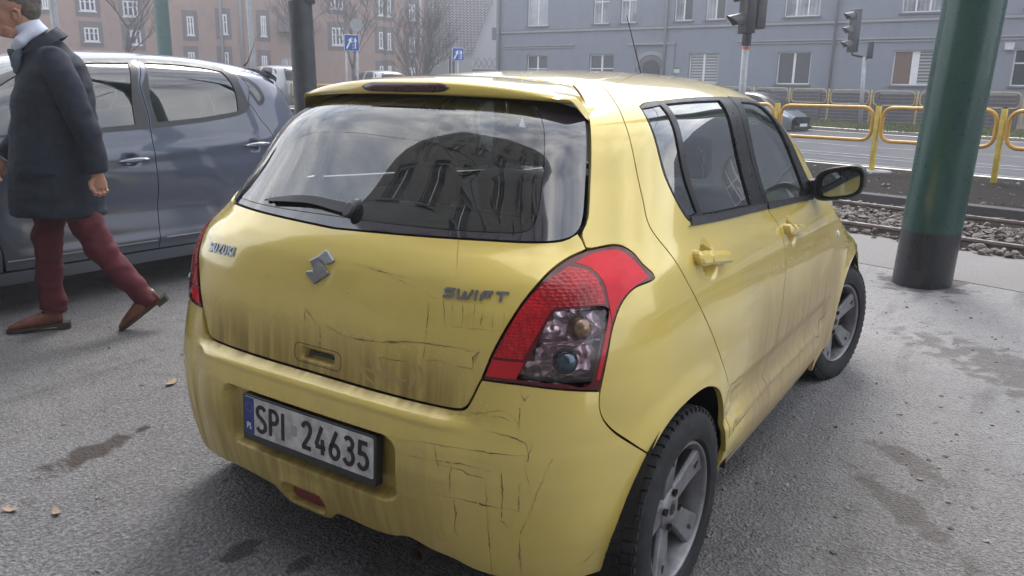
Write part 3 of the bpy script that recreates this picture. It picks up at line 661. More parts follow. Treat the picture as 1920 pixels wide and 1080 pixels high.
winF = loop([(1.950, 1.457), (2.10, 1.452), (2.277, 1.435), (2.35, 1.39), (2.437, 1.27), (2.50, 1.15), (2.552, 1.066), (2.540, 1.02)], [(2.540, 1.02), (2.3, 1.028), (2.1, 1.036), (1.884, 1.048)], [(1.884, 1.048), (1.870, 1.15), (1.883, 1.30), (1.950, 1.457)])
gF = loop([(1.995, 1.430), (2.12, 1.428), (2.225, 1.415), (2.29, 1.365), (2.36, 1.25), (2.408, 1.13), (2.425, 1.07), (2.405, 1.038)], [(2.405, 1.038), (2.2, 1.045), (1.912, 1.060)], [(1.912, 1.06), (1.906, 1.16), (1.93, 1.30), (1.995, 1.43)])
sill_loop = loop([(1.399, .366), (1.839, .394), (2.165, .394), (2.650, .390), (2.700, .36)], [(2.70, .36), (2.72, .20)], [(2.72, .20), (2.0, .19), (1.345, .19)], [(1.345, .19), (1.378, .29), (1.399, .366)])
cx, cz, ra = 3.32, .29, .36
arch_f = [(cx+ra*math.cos(rad(a)), cz+ra*math.sin(rad(a))) for a in range(-14, 196, 12)][::-1]
fend_loop = loop([(2.85, .93), (3.1, .885), (3.3, .85), (3.6, .78), (3.85, .70)], [(3.85, .70), (3.85, .52)], [(3.85, .52), (3.70, .50)], [(3.70, .50), (3.672, .36)]) if False else None
top_f = [(2.85, .93), (3.05, .915), (3.3, .875), (3.6, .83), (3.88, .80)]
fend = np.vstack([spline(top_f), spline([(3.88, .80), (3.88, .45)]), spline([(3.88, .45), (3.66, .42)]), spline(arch_f[::-1][3:-1]), spline([(2.94, .27), (2.72, .20)]), spline([(2.72, .20), (2.70, .36)]), spline([(2.70, .36), (2.66, .39)]), spline(fseam[::-1])])
front_loop = loop([(3.88, .80), (4.10, .78)], [(4.10, .78), (4.10, .18)], [(4.10, .18), (3.70, .18)], [(3.70, .18), (3.66, .42)], [(3.66, .42), (3.88, .45)], [(3.88, .45), (3.88, .80)])
fine_h = [(1.13, 1.31, .90, 1.02, .008), (2.01, 2.17, .875, .995, .008)]
for sg in (1, -1):
    m = (lambda P: P) if sg == 1 else mir
    fh = [(min(a*sg, b*sg), max(a*sg, b*sg), c, d, e) for a, b, c, d, e in fine_h]
    panel('quarter_panel', YB, f_side, m(quarter_loop), P_, car, step=.022 if sg == 1 else .05, liner=LIN)
    rd = panel('rear_door', YB, f_side, m(rdoor_loop), P_, car, holes=[m(winR)], step=.026 if sg == 1 else .05, fine=fh[:1], liner=LIN)
    fd = panel('front_door', YB, f_side, m(fdoor_loop), P_, car, holes=[m(winF)], step=.028 if sg == 1 else .05, fine=fh[1:], liner=LIN)
    fr = panel('window_frame', YB, f_base, m(winR), M_['gloss_black'], rd, holes=[m(gR1), m(gR2)], step=.03, gap=.001, rim=.012, lip=.002, extra=.001)
    panel('window_glass', YB, f_base, m(gR1), M_['glass_side'], rd, step=.04, gap=0, rim=0, lip=0, extra=-.005)
    panel('window_glass', YB, f_base, m(gR2), M_['glass_side'], rd, step=.04, gap=0, rim=0, lip=0, extra=-.007)
    if sg: panel('pillar_trim', YB, f_base, m(loop([(1.925, 1.459), (1.863, 1.30), (1.850, 1.15), (1.862, 1.052)], [(1.862, 1.052), (1.890, 1.050)], [(1.890, 1.050), (1.877, 1.15), (1.890, 1.30), (1.957, 1.460)], [(1.957, 1.460), (1.925, 1.459)])), M_['gloss_black'], rd, step=.03, gap=0, rim=.008, extra=.0035)
    # raised black sill strips under the glass
    g_ = loop([(1.16, 1.066), (1.20, 1.062), (1.862, 1.040)], [(1.862, 1.040), (1.862, 1.060)], [(1.862, 1.060), (1.262, 1.083), (1.17, 1.087)], [(1.17, 1.087), (1.16, 1.066)])
    panel('weather_strip', YB, f_base, m(g_), M_['black'], rd, step=.03, gap=0, rim=.010, lip=.002, extra=.008)
    panel('window_frame', YB, f_base, m(winF), M_['gloss_black'], fd, holes=[m(gF)], step=.03, gap=.001, rim=.012, lip=.002, extra=.001)
    panel('window_glass', YB, f_base, m(gF), M_['glass_side'], fd, step=.04, gap=0, rim=0, lip=0, extra=-.007)
    g_ = loop([(1.885, 1.038), (2.2, 1.026), (2.52, 1.012)], [(2.52, 1.012), (2.53, 1.030)], [(2.53, 1.030), (2.2, 1.045), (1.892, 1.058)], [(1.892, 1.058), (1.885, 1.038)])
    panel('weather_strip', YB, f_base, m(g_), M_['black'], fd, step=.03, gap=0, rim=.010, lip=.002, extra=.008)
    panel('sill', YB, f_sill, m(sill_loop), P_, car, step=.03, liner=LIN)
    panel('front_wing', YB, f_side, m(fend), P_, car, step=.04, liner=LIN)
    panel('front_bumper', YB, f_base, m(front_loop), P_, car, step=.06)
    # door handles
    for dr, a, b, cutx in ((rd, (1.118, .986), (1.335, .960), .36), (fd, (1.993, .957), (2.222, .930), .36)):
        a, b = np.array(a), np.array(b); dd = (b-a)/np.linalg.norm(b-a); nn = np.array([-dd[1], dd[0]])
        def bar(u0, u1, h0, h1, n=4):
            c0, c1 = a+dd*u0, a+dd*u1; P = [c0-nn*h0, c1-nn*h1]
            P += [c1+dd*.010*math.cos(x)+nn*h1*math.sin(x) for x in np.linspace(-1.2, 1.2, 5)]+[c1+nn*h1, c0+nn*h0]
            P += [c0-dd*.010*math.cos(x)+nn*h0*math.sin(x) for x in np.linspace(1.2, -1.2, 5)]
            return clean(np.array(P), .0008)
        L0 = np.linalg.norm(b-a)
        ff = lambda u, v, o: f_base(np.asarray(u), np.asarray(v), o)
        poly_plate('door_handle', m(bar(.072, L0-.012, .0175, .0165)), ff, P_, dr, .004, .034, .009)
        poly_plate('lock_cover', m(bar(.010, .060, .0185, .0178)), ff, P_, dr, .000, .033, .009)
    # tail lamp
    lamp_loop = loop(lin, lout, lbot)
    lens = panel('tail_lamp', YB, f_base, m(lamp_loop), M_['lamp_dark'], car, holes=[m(inset(loop(D['clear']+[D['clear'][0]]), -.002))], step=.016, gap=.0028, rim=.014, lip=.003, extra=.004)
    CLR = loop([(.579, .758), (.615, .837), (.642, .900), (.650, .911), (.670, .914)], [(.670, .914), (.72, .917), (.762, .914)], [(.762, .914), (.748, .842), (.728, .750)], [(.728, .750), (.66, .752), (.579, .758)])
    red = [(.505, .757), (.527, .820), (.572, .915), (.625, .977), (.690, 1.017), (.705, 1.017)]
    hexp = loop([(.522, .803), (.572, .912), (.625, .975), (.688, 1.013)], [(.688, 1.013), (.735, 1.000), (.757, .965), (.762, .927)], [(.762, .927), (.668, .925), (.640, .916), (.592, .820), (.585, .803)], [(.585, .803), (.522, .803)])
    brt = loop([(.700, 1.018), (.752, 1.037), (.819, 1.040), (.860, 1.014), (.893, .971)], [(.893, .971), (.830, .950), (.790, .918), (.772, .880)], [(.772, .880), (.768, .925), (.762, .973), (.738, 1.005), (.700, 1.018)])
    lowr = loop([(.506, .754), (.521, .798)], [(.521, .798), (.588, .798)], [(.588, .798), (.570, .754)], [(.570, .754), (.506, .754)])
    stripr = loop([(.768, .915), (.752, .842), (.733, .752)], [(.733, .752), (.742, .750)], [(.742, .750), (.758, .82), (.772, .88), (.768, .915)])
    for nm, lp, mt, ex in (('red_honeycomb', hexp, 'lamp_hex', .0055), ('upper_red_lens', brt, 'lamp_sunlit', .0060), ('lower_red_lens', lowr, 'lamp_red', .0055), ('red_strip', stripr, 'lamp_red', .0050)):
        panel(nm, YB, f_base, m(lp), M_[mt], lens, step=.016, gap=.001, rim=.003, lip=.001, extra=ex)
    panel('clear_lens', YB, f_base, m(CLR), M_['lens_clear'], lens, step=.02, gap=.001, rim=0, lip=0, extra=.005)
    panel('reflector', YB, lambda s, t, o=0.: YB(s, t, o-.035+.022*np.abs(np.sin(np.asarray(t)*38))), m(inset(CLR, -.006)), M_['reflector'], lens, step=.010, gap=0, rim=0, lip=0)
    for ct, mt, cs_ in ((.872, 'bulb_amber', .703), (.795, 'bulb_blue', .672)):
        c = YB(np.array(cs_*sg), np.array(ct), -.020); bm = bmesh.new()
        bmesh.ops.create_uvsphere(bm, u_segments=20, v_segments=12, radius=.032); 
        for v in bm.verts: v.co += Vector(c)
        bm_obj('bulb', bm, M_[mt], lens, True)
    a_ = YB(np.array([.598, .745])*sg, np.array([.838, .845]), -.004); tube('divider', a_, .0022, M_['reflector'], lens, 6)
# roof, windscreen, bonnet
roof_r = [(.745, 0), (.755, -.2), (.765, -.34), (.785, -.385)]
roof_s = [(.785, -.385), (1.2, -.385), (1.5, -.40), (1.88, -.45)]
roof_f = [(1.88, -.45), (1.93, -.2), (1.95, 0)]
def sy2(P): P = np.array(P, float)[::-1]; P[:, 1] *= -1; return P
roof_loop = loop(roof_r, roof_s, roof_f, sy2(roof_f), sy2(roof_s), sy2(roof_r))
panel('roof', TOPB, f_top, roof_loop, P_, car, step=.03, gap=.004, lip=.003, liner=LIN)
panel('roof_channel', TOPB, lambda a, b, o=0.: f_top(a, b, o-.010), loop([(.74, -.50), (1.3, -.47), (1.85, -.47)], [(1.85, -.47), (1.85, -.36)], [(1.85, -.36), (.74, -.33)], [(.74, -.33), (.74, -.50)]), M_['liner'], car, step=.05, rim=0, gap=0)
ws_f = [(1.96, 0), (1.94, -.2), (1.91, -.45), (1.95, -.54)]; ws_s = [(1.95, -.54), (2.2, -.60), (2.45, -.655)]; ws_b = [(2.45, -.655), (2.62, -.45), (2.70, 0)]
wl = loop(ws_f, ws_s, ws_b, sy2(ws_b), sy2(ws_s), sy2(ws_f))
panel('windscreen', TOPB, f_top, wl, M_['glass_clear'], car, step=.06, gap=0, rim=0, lip=0)
for sg in (1, -1):
    pl = np.array([(1.93, -.46), (1.96, -.535), (2.2, -.595), (2.45, -.65), (2.62, -.60), (2.66, -.74), (2.45, -.735), (2.2, -.69), (1.95, -.60), (1.86, -.52)]); pl[:, 1] *= sg
    panel('windscreen_pillar', TOPB, f_top, pl, M_['gloss_black'], car, step=.04, rim=.01)
hb = [(2.72, 0), (2.65, -.45), (2.62, -.64)]; hs_ = [(2.62, -.64), (2.9, -.70), (3.2, -.68), (3.5, -.56)]; hf = [(3.5, -.56), (3.62, -.3), (3.64, 0)]
panel('bonnet', TOPB, f_top, loop(hb, hs_, hf, sy2(hf), sy2(hs_), sy2(hb)), P_, car, step=.06, liner=None)
# spoiler with brake light
def sp_sec(y):
    k = (abs(y)/.556)**2.3; xe = .420+.118*k; zt_ = 1.449-.050*k; zb = 1.407-.018*k
    xs = .745 if abs(y) < .3 else (.745+.025*((abs(y)-.3)/.08) if abs(y) < .38 else float(np.interp(abs(y), [.38, .45, .52, .56], [.77, .69, .62, .575])))
    A = f_top(np.array(xs-.006), np.array(y))
    zr = max(float(A[2]), 1.372+.03*(1-min(1, abs(y)/.556))); ends = sst(.556, .515, abs(y))
    z_c = zb+(zt_-zb)*(.25+.75*float(ends))
    PTS = [(xs-.006, zr-.012), (xs-.006, zr-.001), ((xs*.66+xe*.34), zr*.62+z_c*.38+.006), ((xs*.3+xe*.7), zr*.22+z_c*.78+.005), (xe+.030, z_c+.001), (xe+.012, z_c-.003), (xe+.003, z_c-.011), (xe+.001, zb+.008), (xe+.004, zb+.002), (xe+.012, zb-.001), (xe+.03, zb-.001), (xe+.10, zb+.010)]
    e0 = float(ends); ef = float(sst(.53, .37, abs(y))); Z = f_top(np.array([p[0]+.01 for p in PTS]), np.full(12, abs(y)))[:, 2]
    res = []
    for p, z in zip(PTS, Z):
        fk = max(0., min(1., (p[0]-xe-.03)/(xs-xe-.03))); e = e0*(1-fk)+ef*fk
        res.append((p[0]+(1-e0)*.02, p[1]*e+(min(p[1], float(z)-.001) if z > .9 else p[1]-.03)*(1-e)))
    return res
ys = np.concatenate([np.linspace(-.556, -.50, 8), np.linspace(-.48, .48, 49), np.linspace(.50, .556, 8)]); V = []; Fc = []; n = 12
for y in ys: V += [(x, y, z) for x, z in sp_sec(y)]
for i in range(len(ys)-1):
    for k in range(n-1): a = i*n+k; Fc.append((a, a+1, a+1+n, a+n))
Fc += [tuple(range(n)), tuple(range((len(ys)-1)*n+n-1, (len(ys)-1)*n-1, -1))]
sp = mesh_obj('roof_spoiler', V, Fc, P_, car, True); sp.data.set_sharp_from_angle(angle=rad(70))
V = []; Fc = []
bys = np.linspace(-.178, .152, 30)
for i, y in enumerate(bys):
    e = min(i, 29-i)/4.; e = math.sqrt(max(0, 1-(1-min(e, 1))**2)); s_ = sp_sec(y); xe = s_[7][0]; z0, z1 = 1.4265-.0145*e, 1.4265+.0145*e
    V += [(xe+.004, y, z0), (xe-.004, y, z0+.002), (xe-.004+.004, y, z1-.002), (xe+.012, y, z1)]
for i in range(29):
    for k in range(3): a = i*4+k; Fc.append((a, a+1, a+5, a+4))
mesh_obj('brake_light', V, Fc, simple('high_brake_light', (.070, .018, .018), .3, coat=.4), sp, True)
tube('sprung_aerial', [(1.845, -.10, 1.488), (1.835, -.10, 1.51), (1.675, -.10, 1.728)], [.006, .0035, .0018], M_['black'], car, 6)
# exhaust, floor, wheel housings, cabin
V, Fc = lathe_geo([(.026, 0), (.026, .25), (.023, .25), (.023, .0)], 20, 'x', (.075, -.345, .205), True)
mesh_obj('exhaust_pipe', V, Fc, M_['brake'], car, True)
Vl = []; Fl = []
for A, T in zip(*LIN): k = len(Vl); Vl += [tuple(v) for v in A.reshape(-1, 3)]; Fl += [tuple(int(i)+k for i in f) for f in T]
mesh_obj('inner_lining', Vl, Fl, M_['liner'], car, True)
box('floor_pan', (1.9, 0, .24), (3.2, 1.30, .10), M_['liner'], car, bev=.03)
box('bumper_beam', (.16, 0, .42), (.10, 1.15, .30), M_['liner'], car)
for x0, r, yo in ((.645, .355, .873), (2.87, .365, .83)):
    for sg in (1, -1):
        g = Geo(); V = []; n = 26
        for k in range(n+1):
            a = rad(-8+196*k/n); V += [(x0+r*math.cos(a), sg*(yo-.004), .29+r*math.sin(a)), (x0+r*math.cos(a), sg*.52, .29+r*math.sin(a))]
        g.add(V, [(2*k, 2*k+1, 2*k+3, 2*k+2) for k in range(n)])
        g.add([(x0+r*math.cos(rad(a)), sg*.56, .29+r*math.sin(rad(a))) for a in range(-25, 206, 10)], [tuple(range(24))])
        g.obj('wheel_housing', M_['liner'], car, True)
def seat(x, y, front=True):
    bm = bmesh.new()
    add_box(bm, (x, y, .50), (.50, .50, .16), None, .05)
    add_box(bm, (x-.22, y, .80), (.14, .48, .56), rot_y(-.22), .05, 3)
    o = bm_obj('seat', bm, M_['interior'], car, True, 50)
    bm = bmesh.new(); add_box(bm, (x-.30, y, 1.185), (.09, .25, .17), rot_y(-.15), .04, 3); bm_obj('head_restraint', bm, M_['interior'], o, True, 50)
for y in (-.38, .38): seat(1.95, y)
bm = bmesh.new(); add_box(bm, (1.05, 0, .74), (.16, 1.24, .50), rot_y(-.25), .05, 3); add_box(bm, (1.28, 0, .48), (.5, 1.24, .18), None, .05); bm_obj('rear_bench', bm, M_['interior'], car, True, 50)
for y in (-.38, .36): 
    bm = bmesh.new(); add_box(bm, (.99, y, 1.075), (.10, .26, .16), rot_y(-.15), .05, 3); bm_obj('head_restraint', bm, M_['interior'], car, True, 50)
box('dashboard', (2.45, 0, .86), (.50, 1.42, .24), M_['interior'], car, bev=.06)
V, Fc = lathe_geo([(.185+.014*math.cos(a), .014*math.sin(a)) for a in np.linspace(0, 2*math.pi, 9)[:-1]], 28, 'x', (0, 0, 0), True)
V = [rot_y(-.35) @ Vector(v)+Vector((2.16, .38, .93)) for v in V]; mesh_obj('steering_wheel', V, Fc, M_['black'], car, True)
box('parcel_shelf', (.62, 0, .985), (.62, 1.16, .02), M_['interior'], car, bev=.005)
for sg in (1, -1): box('door_trim', (1.75, sg*.765, .90), (1.7, .02, .24), M_['interior_light'], car, rot=rot_x(sg*.12), bev=.008)
# mirrors
for sg in (1, -1):
    cy, cz = -.902*sg, 1.082; prof = []
    def mo(k, sc=1.0):
        P = []
        for i in range(28):
            a = 2*math.pi*i/28; ca, sa = math.cos(a), math.sin(a); e = .62
            y = .097*abs(ca)**e*(1 if ca > 0 else -1)*sc; z = (.071 if sa > 0 else .064)*abs(sa)**e*(1 if sa > 0 else -1)*sc
            z += .012*(-y*1.0/.097)*0; P.append((y*sg, z+(-.10*y if y > 0 else .0)*0))
        return P
    rings = [(2.040, .90), (2.034, .97), (2.045, 1.0), (2.085, 1.0), (2.125, .93), (2.155, .76), (2.17, .40)]
    V = []; Fc = []
    for x, sc in rings: V += [(x, cy+y, cz+z+(.02*(-sg*y)/.097)) for y, z in mo(0, sc)]
    N_ = 28
    for i in range(len(rings)-1):
        for k in range(N_): Fc.append((i*N_+k, i*N_+(k+1) % N_, (i+1)*N_+(k+1) % N_, (i+1)*N_+k))
    Fc.append(tuple(range((len(rings)-1)*N_, len(rings)*N_)))
    hsg = mesh_obj('door_mirror', V, Fc, M_['black'], car, True)
    V2 = [(2.040, cy+y, cz+z+(.02*(-sg*y)/.097)) for y, z in mo(0, .90)]+[(2.060, cy+y, cz+z+(.02*(-sg*y)/.097)) for y, z in mo(0, .84)]
    Fc2 = [(k, (k+1) % N_, N_+(k+1) % N_, N_+k) for k in range(N_)]+[tuple(range(N_, 2*N_))]
    mesh_obj('mirror_rim', V2, Fc2, M_['black'], hsg)
    gl_ = [(2.052, cy-sg*.006+y, cz+z+(.02*(-sg*y)/.097)) for y, z in mo(0, .74)]
    mm = NT('mirror_silver%s' % ('' if sg == 1 else '_b')); mm.prin((.34, .38, .40), .02, 1.0)
    mesh_obj('mirror_glass', gl_, [tuple(range(N_))], mm.m, hsg)
    V, Fc = tube_geo([(2.13, -.775*sg, 1.050), (2.11, -.82*sg, 1.052), (2.09, -.85*sg, 1.060)], [.034, .030, .034], 12)
    mesh_obj('mirror_arm', V, Fc, M_['black'], hsg, True)
    box('mirror_base', (2.13, -.785*sg, 1.055), (.10, .03, .07), M_['black'], hsg, bev=.01)
# side repeater
poly_plate('side_repeater', [(2.872+.014*math.cos(a), .822+.013*math.sin(a)) for a in np.linspace(0, 2*math.pi, 14)[:-1]], lambda u, v, o: f_side(u, v, o), M_['white'], car, 0, .008, .004)
# wheels
def wheel(cx_, cy_, cz_, steer, sgn, name='wheel'):
    root = empty(name, (cx_, cy_, cz_), 0); root.parent = car; root.rotation_euler = (0, 0, steer)
    R = .300; hw = .088; o_ = -sgn   # local -y is outboard for the right-hand side
    prof = [(.205, .085), (.212, .095), (.235, .100), (.262, .098), (.283, .090), (.294, .078), (R, .060), (R+.001, .02), (R+.001, -.02), (R, -.06), (.29, -.08), (.26, -.096), (.21, -.09), (.20, -.07)]
    V, Fc = lathe_geo([(r, o_*h) for r, h in prof], 64, 'y'); ty = mesh_obj('tyre', V, Fc, M_['rubber'], root, True)
    ty.data.set_sharp_from_angle(angle=rad(40))
    g = Geo()
    nb = 58
    for k in range(nb):
        a = 2*math.pi*k/nb
        for (yy, ww, tw, ofs) in ((.066, .030, .024, 0), (.032, .026, .024, .5), (-.004, .026, .024, 0), (-.040, .026, .024, .5)):
            aa = a+ofs*2*math.pi/nb; R_ = Matrix.Rotation(-aa, 3, 'Y')
            g.box(R_ @ Vector((R+.001, o_*yy, 0)), (.0035, ww*1.08, .0262), R_ @ rot_x(.15 if yy > 0 else -.15))
        R_ = Matrix.Rotation(-a, 3, 'Y'); g.box(R_ @ Vector((R-.010, o_*.084, 0)), (.016, .005, .018), R_)
    g.obj('tread_blocks', M_['rubber'], root)['kind'] = 'stuff'
    # rim
    prof = [(.2045, .082), (.2005, .088), (.195, .087), (.192, .078), (.186, .052), (.182, .02), (.178, -.03), (.185, -.075), (.20, -.082)]
    V, Fc = lathe_geo([(r, o_*h) for r, h in prof], 56, 'y'); rm = mesh_obj('rim', V, Fc, M_['alloy'], root, True)
    for k in range(5):
        g = Geo()
        a = rad(108+72*k-5); R_ = Matrix.Rotation(-a, 3, 'Y')
        st = [(.045, .030, .052, .020), (.085, .030, .058, .022), (.13, .034, .064, .022), (.165, .039, .070, .022), (.192, .044, .076, .024)]
        V = []
        for (r, hw_, yy, th) in st:
            V += [(r, o_*yy, hw_), (r, o_*yy, -hw_), (r, o_*(yy-.012), -hw_*1.18), (r, o_*(yy-th-.02), -hw_*.9), (r, o_*(yy-th-.02), hw_*.9), (r, o_*(yy-.012), hw_*1.18)]
        Fq = []
        for i in range(len(st)-1):
            for q in range(6): Fq.append((i*6+q, i*6+(q+1) % 6, (i+1)*6+(q+1) % 6, (i+1)*6+q))
        Fq += [tuple(range(6)), tuple(range(24, 30))]
        g.add([R_ @ Vector(v) for v in V], Fq)
        sp_ = g.obj('spoke', M_['alloy'], root)
        bmod = sp_.modifiers.new('b', 'BEVEL'); bmod.width = .003; bmod.segments = 2
    g = Geo()
    for k in range(5):
        a = rad(108+72*k-5); R_ = Matrix.Rotation(-a, 3, 'Y'); g.box(R_ @ Vector((.170, o_*.0722, 0)), (.030, .002, .010), R_)
    g.obj('spoke_slots', M_['brake'], root)['kind'] = 'stuff'
    V, Fc = lathe_geo([(.0, .060), (.018, .060), (.020, .064), (.036, .064), (.044, .058), (.062, .054), (.066, .02)], 32, 'y')
    V = [(x, o_*h if True else h, z) for (x, h, z) in V]; mesh_obj('hub', V, Fc, M_['alloy'], root, True)
    g = Geo()
    for k in range(4):
        a = rad(75+90*k); V, Fc = lathe_geo([(.0, .058), (.0095, .058), (.0105, .066), (.0125, .066)], 14, 'y', (.050*math.cos(a), 0, .050*math.sin(a)))
        g.add([(x, o_*h, z) for x, h, z in V], Fc)
    V, Fc = lathe_geo([(.0, .0655), (.016, .0655)], 18, 'y'); g.add([(x, o_*h, z) for x, h, z in V], Fc)
    g.obj('wheel_nuts', M_['brake'], root)['kind'] = 'stuff'
    V, Fc = lathe_geo([(.0, .0), (.13, .0), (.13, -.02), (.0, -.02)], 30, 'y'); mesh_obj('brake_disc', [(x, o_*(h+.0), z) for x, h, z in V], Fc, M_['brake'], root)
    return root
wheel(.588, -.795, .275, 0, 1); wheel(.588, .795, .275, 0, -1)
wheel(2.87, -.735, .295, rad(-13), 1); wheel(2.87, .735, .295, rad(-13), -1)
# scratches and marks
def ribbon_marks(name, lines, f, mat, parent, wid, h=.0007, taper=True, jit=.5):
    g = Geo()
    for ln in lines:
        P = spline(ln, .006); n = len(P)
        if n < 3: continue
        w_ = [wid*(.35+.65*math.sin(math.pi*(i+.5)/n))*(1+jit*(random.random()-.5)) if taper else wid for i in range(n)]
        if taper and jit > .2:
            wk = 1.0; ph = random.uniform(0, 6)
            for q_ in range(len(w_)): wk = min(1.9, max(.22, wk+random.uniform(-.32, .32))); w_[q_] *= wk*(.75+.5*math.sin(q_*.35+ph))
        P = P+np.random.normal(0, .0009 if jit > .2 else .0002, P.shape); L, R = glyph_ribbon(P, w_)
        A = np.vstack([f(L[:, 0], L[:, 1], h), f(R[:, 0], R[:, 1], h)]); on = [random.random() > (.05 if jit > .2 else 0) for i in range(n-1)]
        g.add(A, [(i, i+1, n+i+1, n+i) for i in range(n-1) if on[i]])
    o = g.obj(name, mat, parent); o['kind'] = 'stuff'; return o
ribbon_marks('scratches', D['ST'][:7], f_gate, M_['scratch'], gate, .0026)
ribbon_marks('scratches', D['ST'][7:], f_gate, M_['scratch'], gate, .0012)
ribbon_marks('wiped_smears', D['SM'], f_gate, M_['smear'], gate, .012, .0005, True, .1)
ribbon_marks('scratches', D['SB'], f_bump, M_['scratch'], bumper, .0019)

# ------------------------------------------------------------------ the setting
TN = np.array([.956, -.292]); TT = np.array([.292, .956])          # across and along the tram track
QZ = tab([-60, 3.6, 5.4, 6.4, 8.4, 12.6, 14.2, 17.2, 20.5, 25.5, 36, 60, 140], [0, 0, .07, .17, .19, .19, .22, .26, .36, .56, .66, 1.1, 2.6], n=1600, sm=3)
def hgt(x, y, add=0.0):
    x = np.asarray(x, float); y = np.asarray(y, float); q = x*TN[0]+y*TN[1]
    return QZ(q)+.018*np.maximum(0, y-2)*sst(4.5, 10, q)+add
def qr(q, r): return (q*TN[0]+r*TT[0], q*TN[1]+r*TT[1])
def strip(name, q0, q1, r0, r1, nq, nr, mat, add=0.0, kind='structure', edge=0.0, jag=0.0):
    Q = np.linspace(q0, q1, nq+1); Rr = np.linspace(r0, r1, nr+1); V = []; Fc = []
    for i, q in enumerate(Q):
        for r in Rr:
            qq = q
            if jag and i in (0, nq): qq += random.uniform(-jag, jag)
            x, y = qr(qq, r); V.append((x, y, float(hgt(x, y))+add))
    m = nr+1
    for i in range(nq):
        for j in range(nr): Fc.append((i*m+j, (i+1)*m+j, (i+1)*m+j+1, i*m+j+1))
    if edge:
        for row in (0, nq):
            k = len(V); 
            for j in range(m): v = V[row*m+j]; V.append((v[0], v[1], v[2]-edge))
            for j in range(nr): a = row*m+j; Fc.append((a, a+1, k+j+1, k+j))
    o = mesh_obj(name, V, Fc, mat); o['kind'] = kind; o.data.polygons.foreach_set('use_smooth', [not edge]*len(o.data.polygons)); return o
def ground_mat():
    t = NT('worn_asphalt'); X, Y, Z = t.xyz()
    n1 = t.noise(1.1, 6, .6); n2 = t.noise(7, 6, .65); n3 = t.noise(60, 5, .7); v = t.voro(95); v2 = t.voro(230)
    n4 = t.noise(.35, 4)
    c = t.mix(t.map(n1, .3, .7), (.122, .119, .123), (.176, .172, .176))
    c = t.mix(t.map(n4, .35, .65, 0, .6), c, (.225, .215, .205))
    c = t.mix(t.map(n2, .48, .72, 0, .55), c, (.10, .095, .092))
    c = t.mix(t.map(n3, .42, .66, 0, .85), c, (.31, .305, .31))
    c = t.mix(t.map(v, .16, .06, 0, .5), c, (.36, .35, .34))
    c = t.mix(t.map(v2, .20, .06, 0, .75), c, (.045, .043, .045))
    # paler dusty concrete towards the pole and the track
    q = t.math('ADD', t.math('MULTIPLY', X, .956), t.math('MULTIPLY', Y, -.292))
    pale = t.map(t.math('ADD', q, t.math('MULTIPLY', t.math('ADD', n1, -.5), 2.4)), 1.0, 4.2)
    c = t.mix(t.math('MULTIPLY', pale, t.map(n2, .2, .8, .55, .95)), c, (.40, .39, .395))
    pits = t.math('MULTIPLY', t.map(t.voro(26, sc=(1, 1.4, 1)), .20, .08), t.map(t.noise(2.3, 4), .42, .6)); c = t.mix(t.math('MULTIPLY', pits, .65), c, (.050, .047, .048))
    strk = t.map(t.noise(1.6, 5, .6, sc=(.45, 2.2, 1)), .52, .72, 0, .5); c = t.mix(strk, c, (.085, .080, .080))
    grit = t.math('MULTIPLY', t.map(t.voro(48, sc=(1, 1.3, 1)), .26, .12), t.map(t.noise(5, 4), .42, .58)); c = t.mix(t.math('MULTIPLY', grit, .6), c, (.27, .26, .255))
    # damp dark patches
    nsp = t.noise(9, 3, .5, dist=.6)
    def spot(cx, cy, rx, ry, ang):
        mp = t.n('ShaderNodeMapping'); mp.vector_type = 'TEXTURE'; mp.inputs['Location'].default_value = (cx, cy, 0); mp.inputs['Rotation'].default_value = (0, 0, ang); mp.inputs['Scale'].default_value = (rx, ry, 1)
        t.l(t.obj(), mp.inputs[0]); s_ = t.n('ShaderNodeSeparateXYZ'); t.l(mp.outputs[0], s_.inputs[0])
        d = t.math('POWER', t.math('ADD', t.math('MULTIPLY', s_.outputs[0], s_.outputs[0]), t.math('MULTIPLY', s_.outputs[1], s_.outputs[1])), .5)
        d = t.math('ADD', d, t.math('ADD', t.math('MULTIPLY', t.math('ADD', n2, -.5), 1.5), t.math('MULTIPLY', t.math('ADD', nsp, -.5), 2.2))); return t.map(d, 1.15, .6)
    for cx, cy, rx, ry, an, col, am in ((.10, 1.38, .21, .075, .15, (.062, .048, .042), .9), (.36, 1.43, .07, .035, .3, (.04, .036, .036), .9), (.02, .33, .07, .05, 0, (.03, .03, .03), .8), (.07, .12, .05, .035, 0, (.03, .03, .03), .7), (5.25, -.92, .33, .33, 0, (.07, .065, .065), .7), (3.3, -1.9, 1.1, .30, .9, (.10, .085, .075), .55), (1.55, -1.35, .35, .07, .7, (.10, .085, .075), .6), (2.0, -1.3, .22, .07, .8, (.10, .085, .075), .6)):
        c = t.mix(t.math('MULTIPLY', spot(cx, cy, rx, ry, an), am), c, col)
    b = t.bump(n3, .9, .016); b = t.bump(v, .8, .014, b); b = t.bump(n2, .6, .04, b)
    return t.prin(c, t.map(n2, .3, .7, .62, .9), spec=.3, normal=b)
GM = ground_mat()
strip('ground', -45, 5.55, -60, 90, 60, 90, GM)
def dusty(name, c1, c2, sc=40, bd=.01, dark=.3):
    t = NT(name); n1 = t.noise(.9, 6); n2 = t.noise(sc, 5, .7); v = t.voro(sc*1.6)
    c = t.mix(n1, c1, c2); c = t.mix(t.map(n2, .35, .7, 0, dark), c, tuple(x*.45 for x in c1)); c = t.mix(t.map(v, .14, .06, 0, .4), c, tuple(min(1, x*1.6) for x in c2))
    return t.prin(c, .9, spec=.12, normal=t.bump(n2, .6, bd))
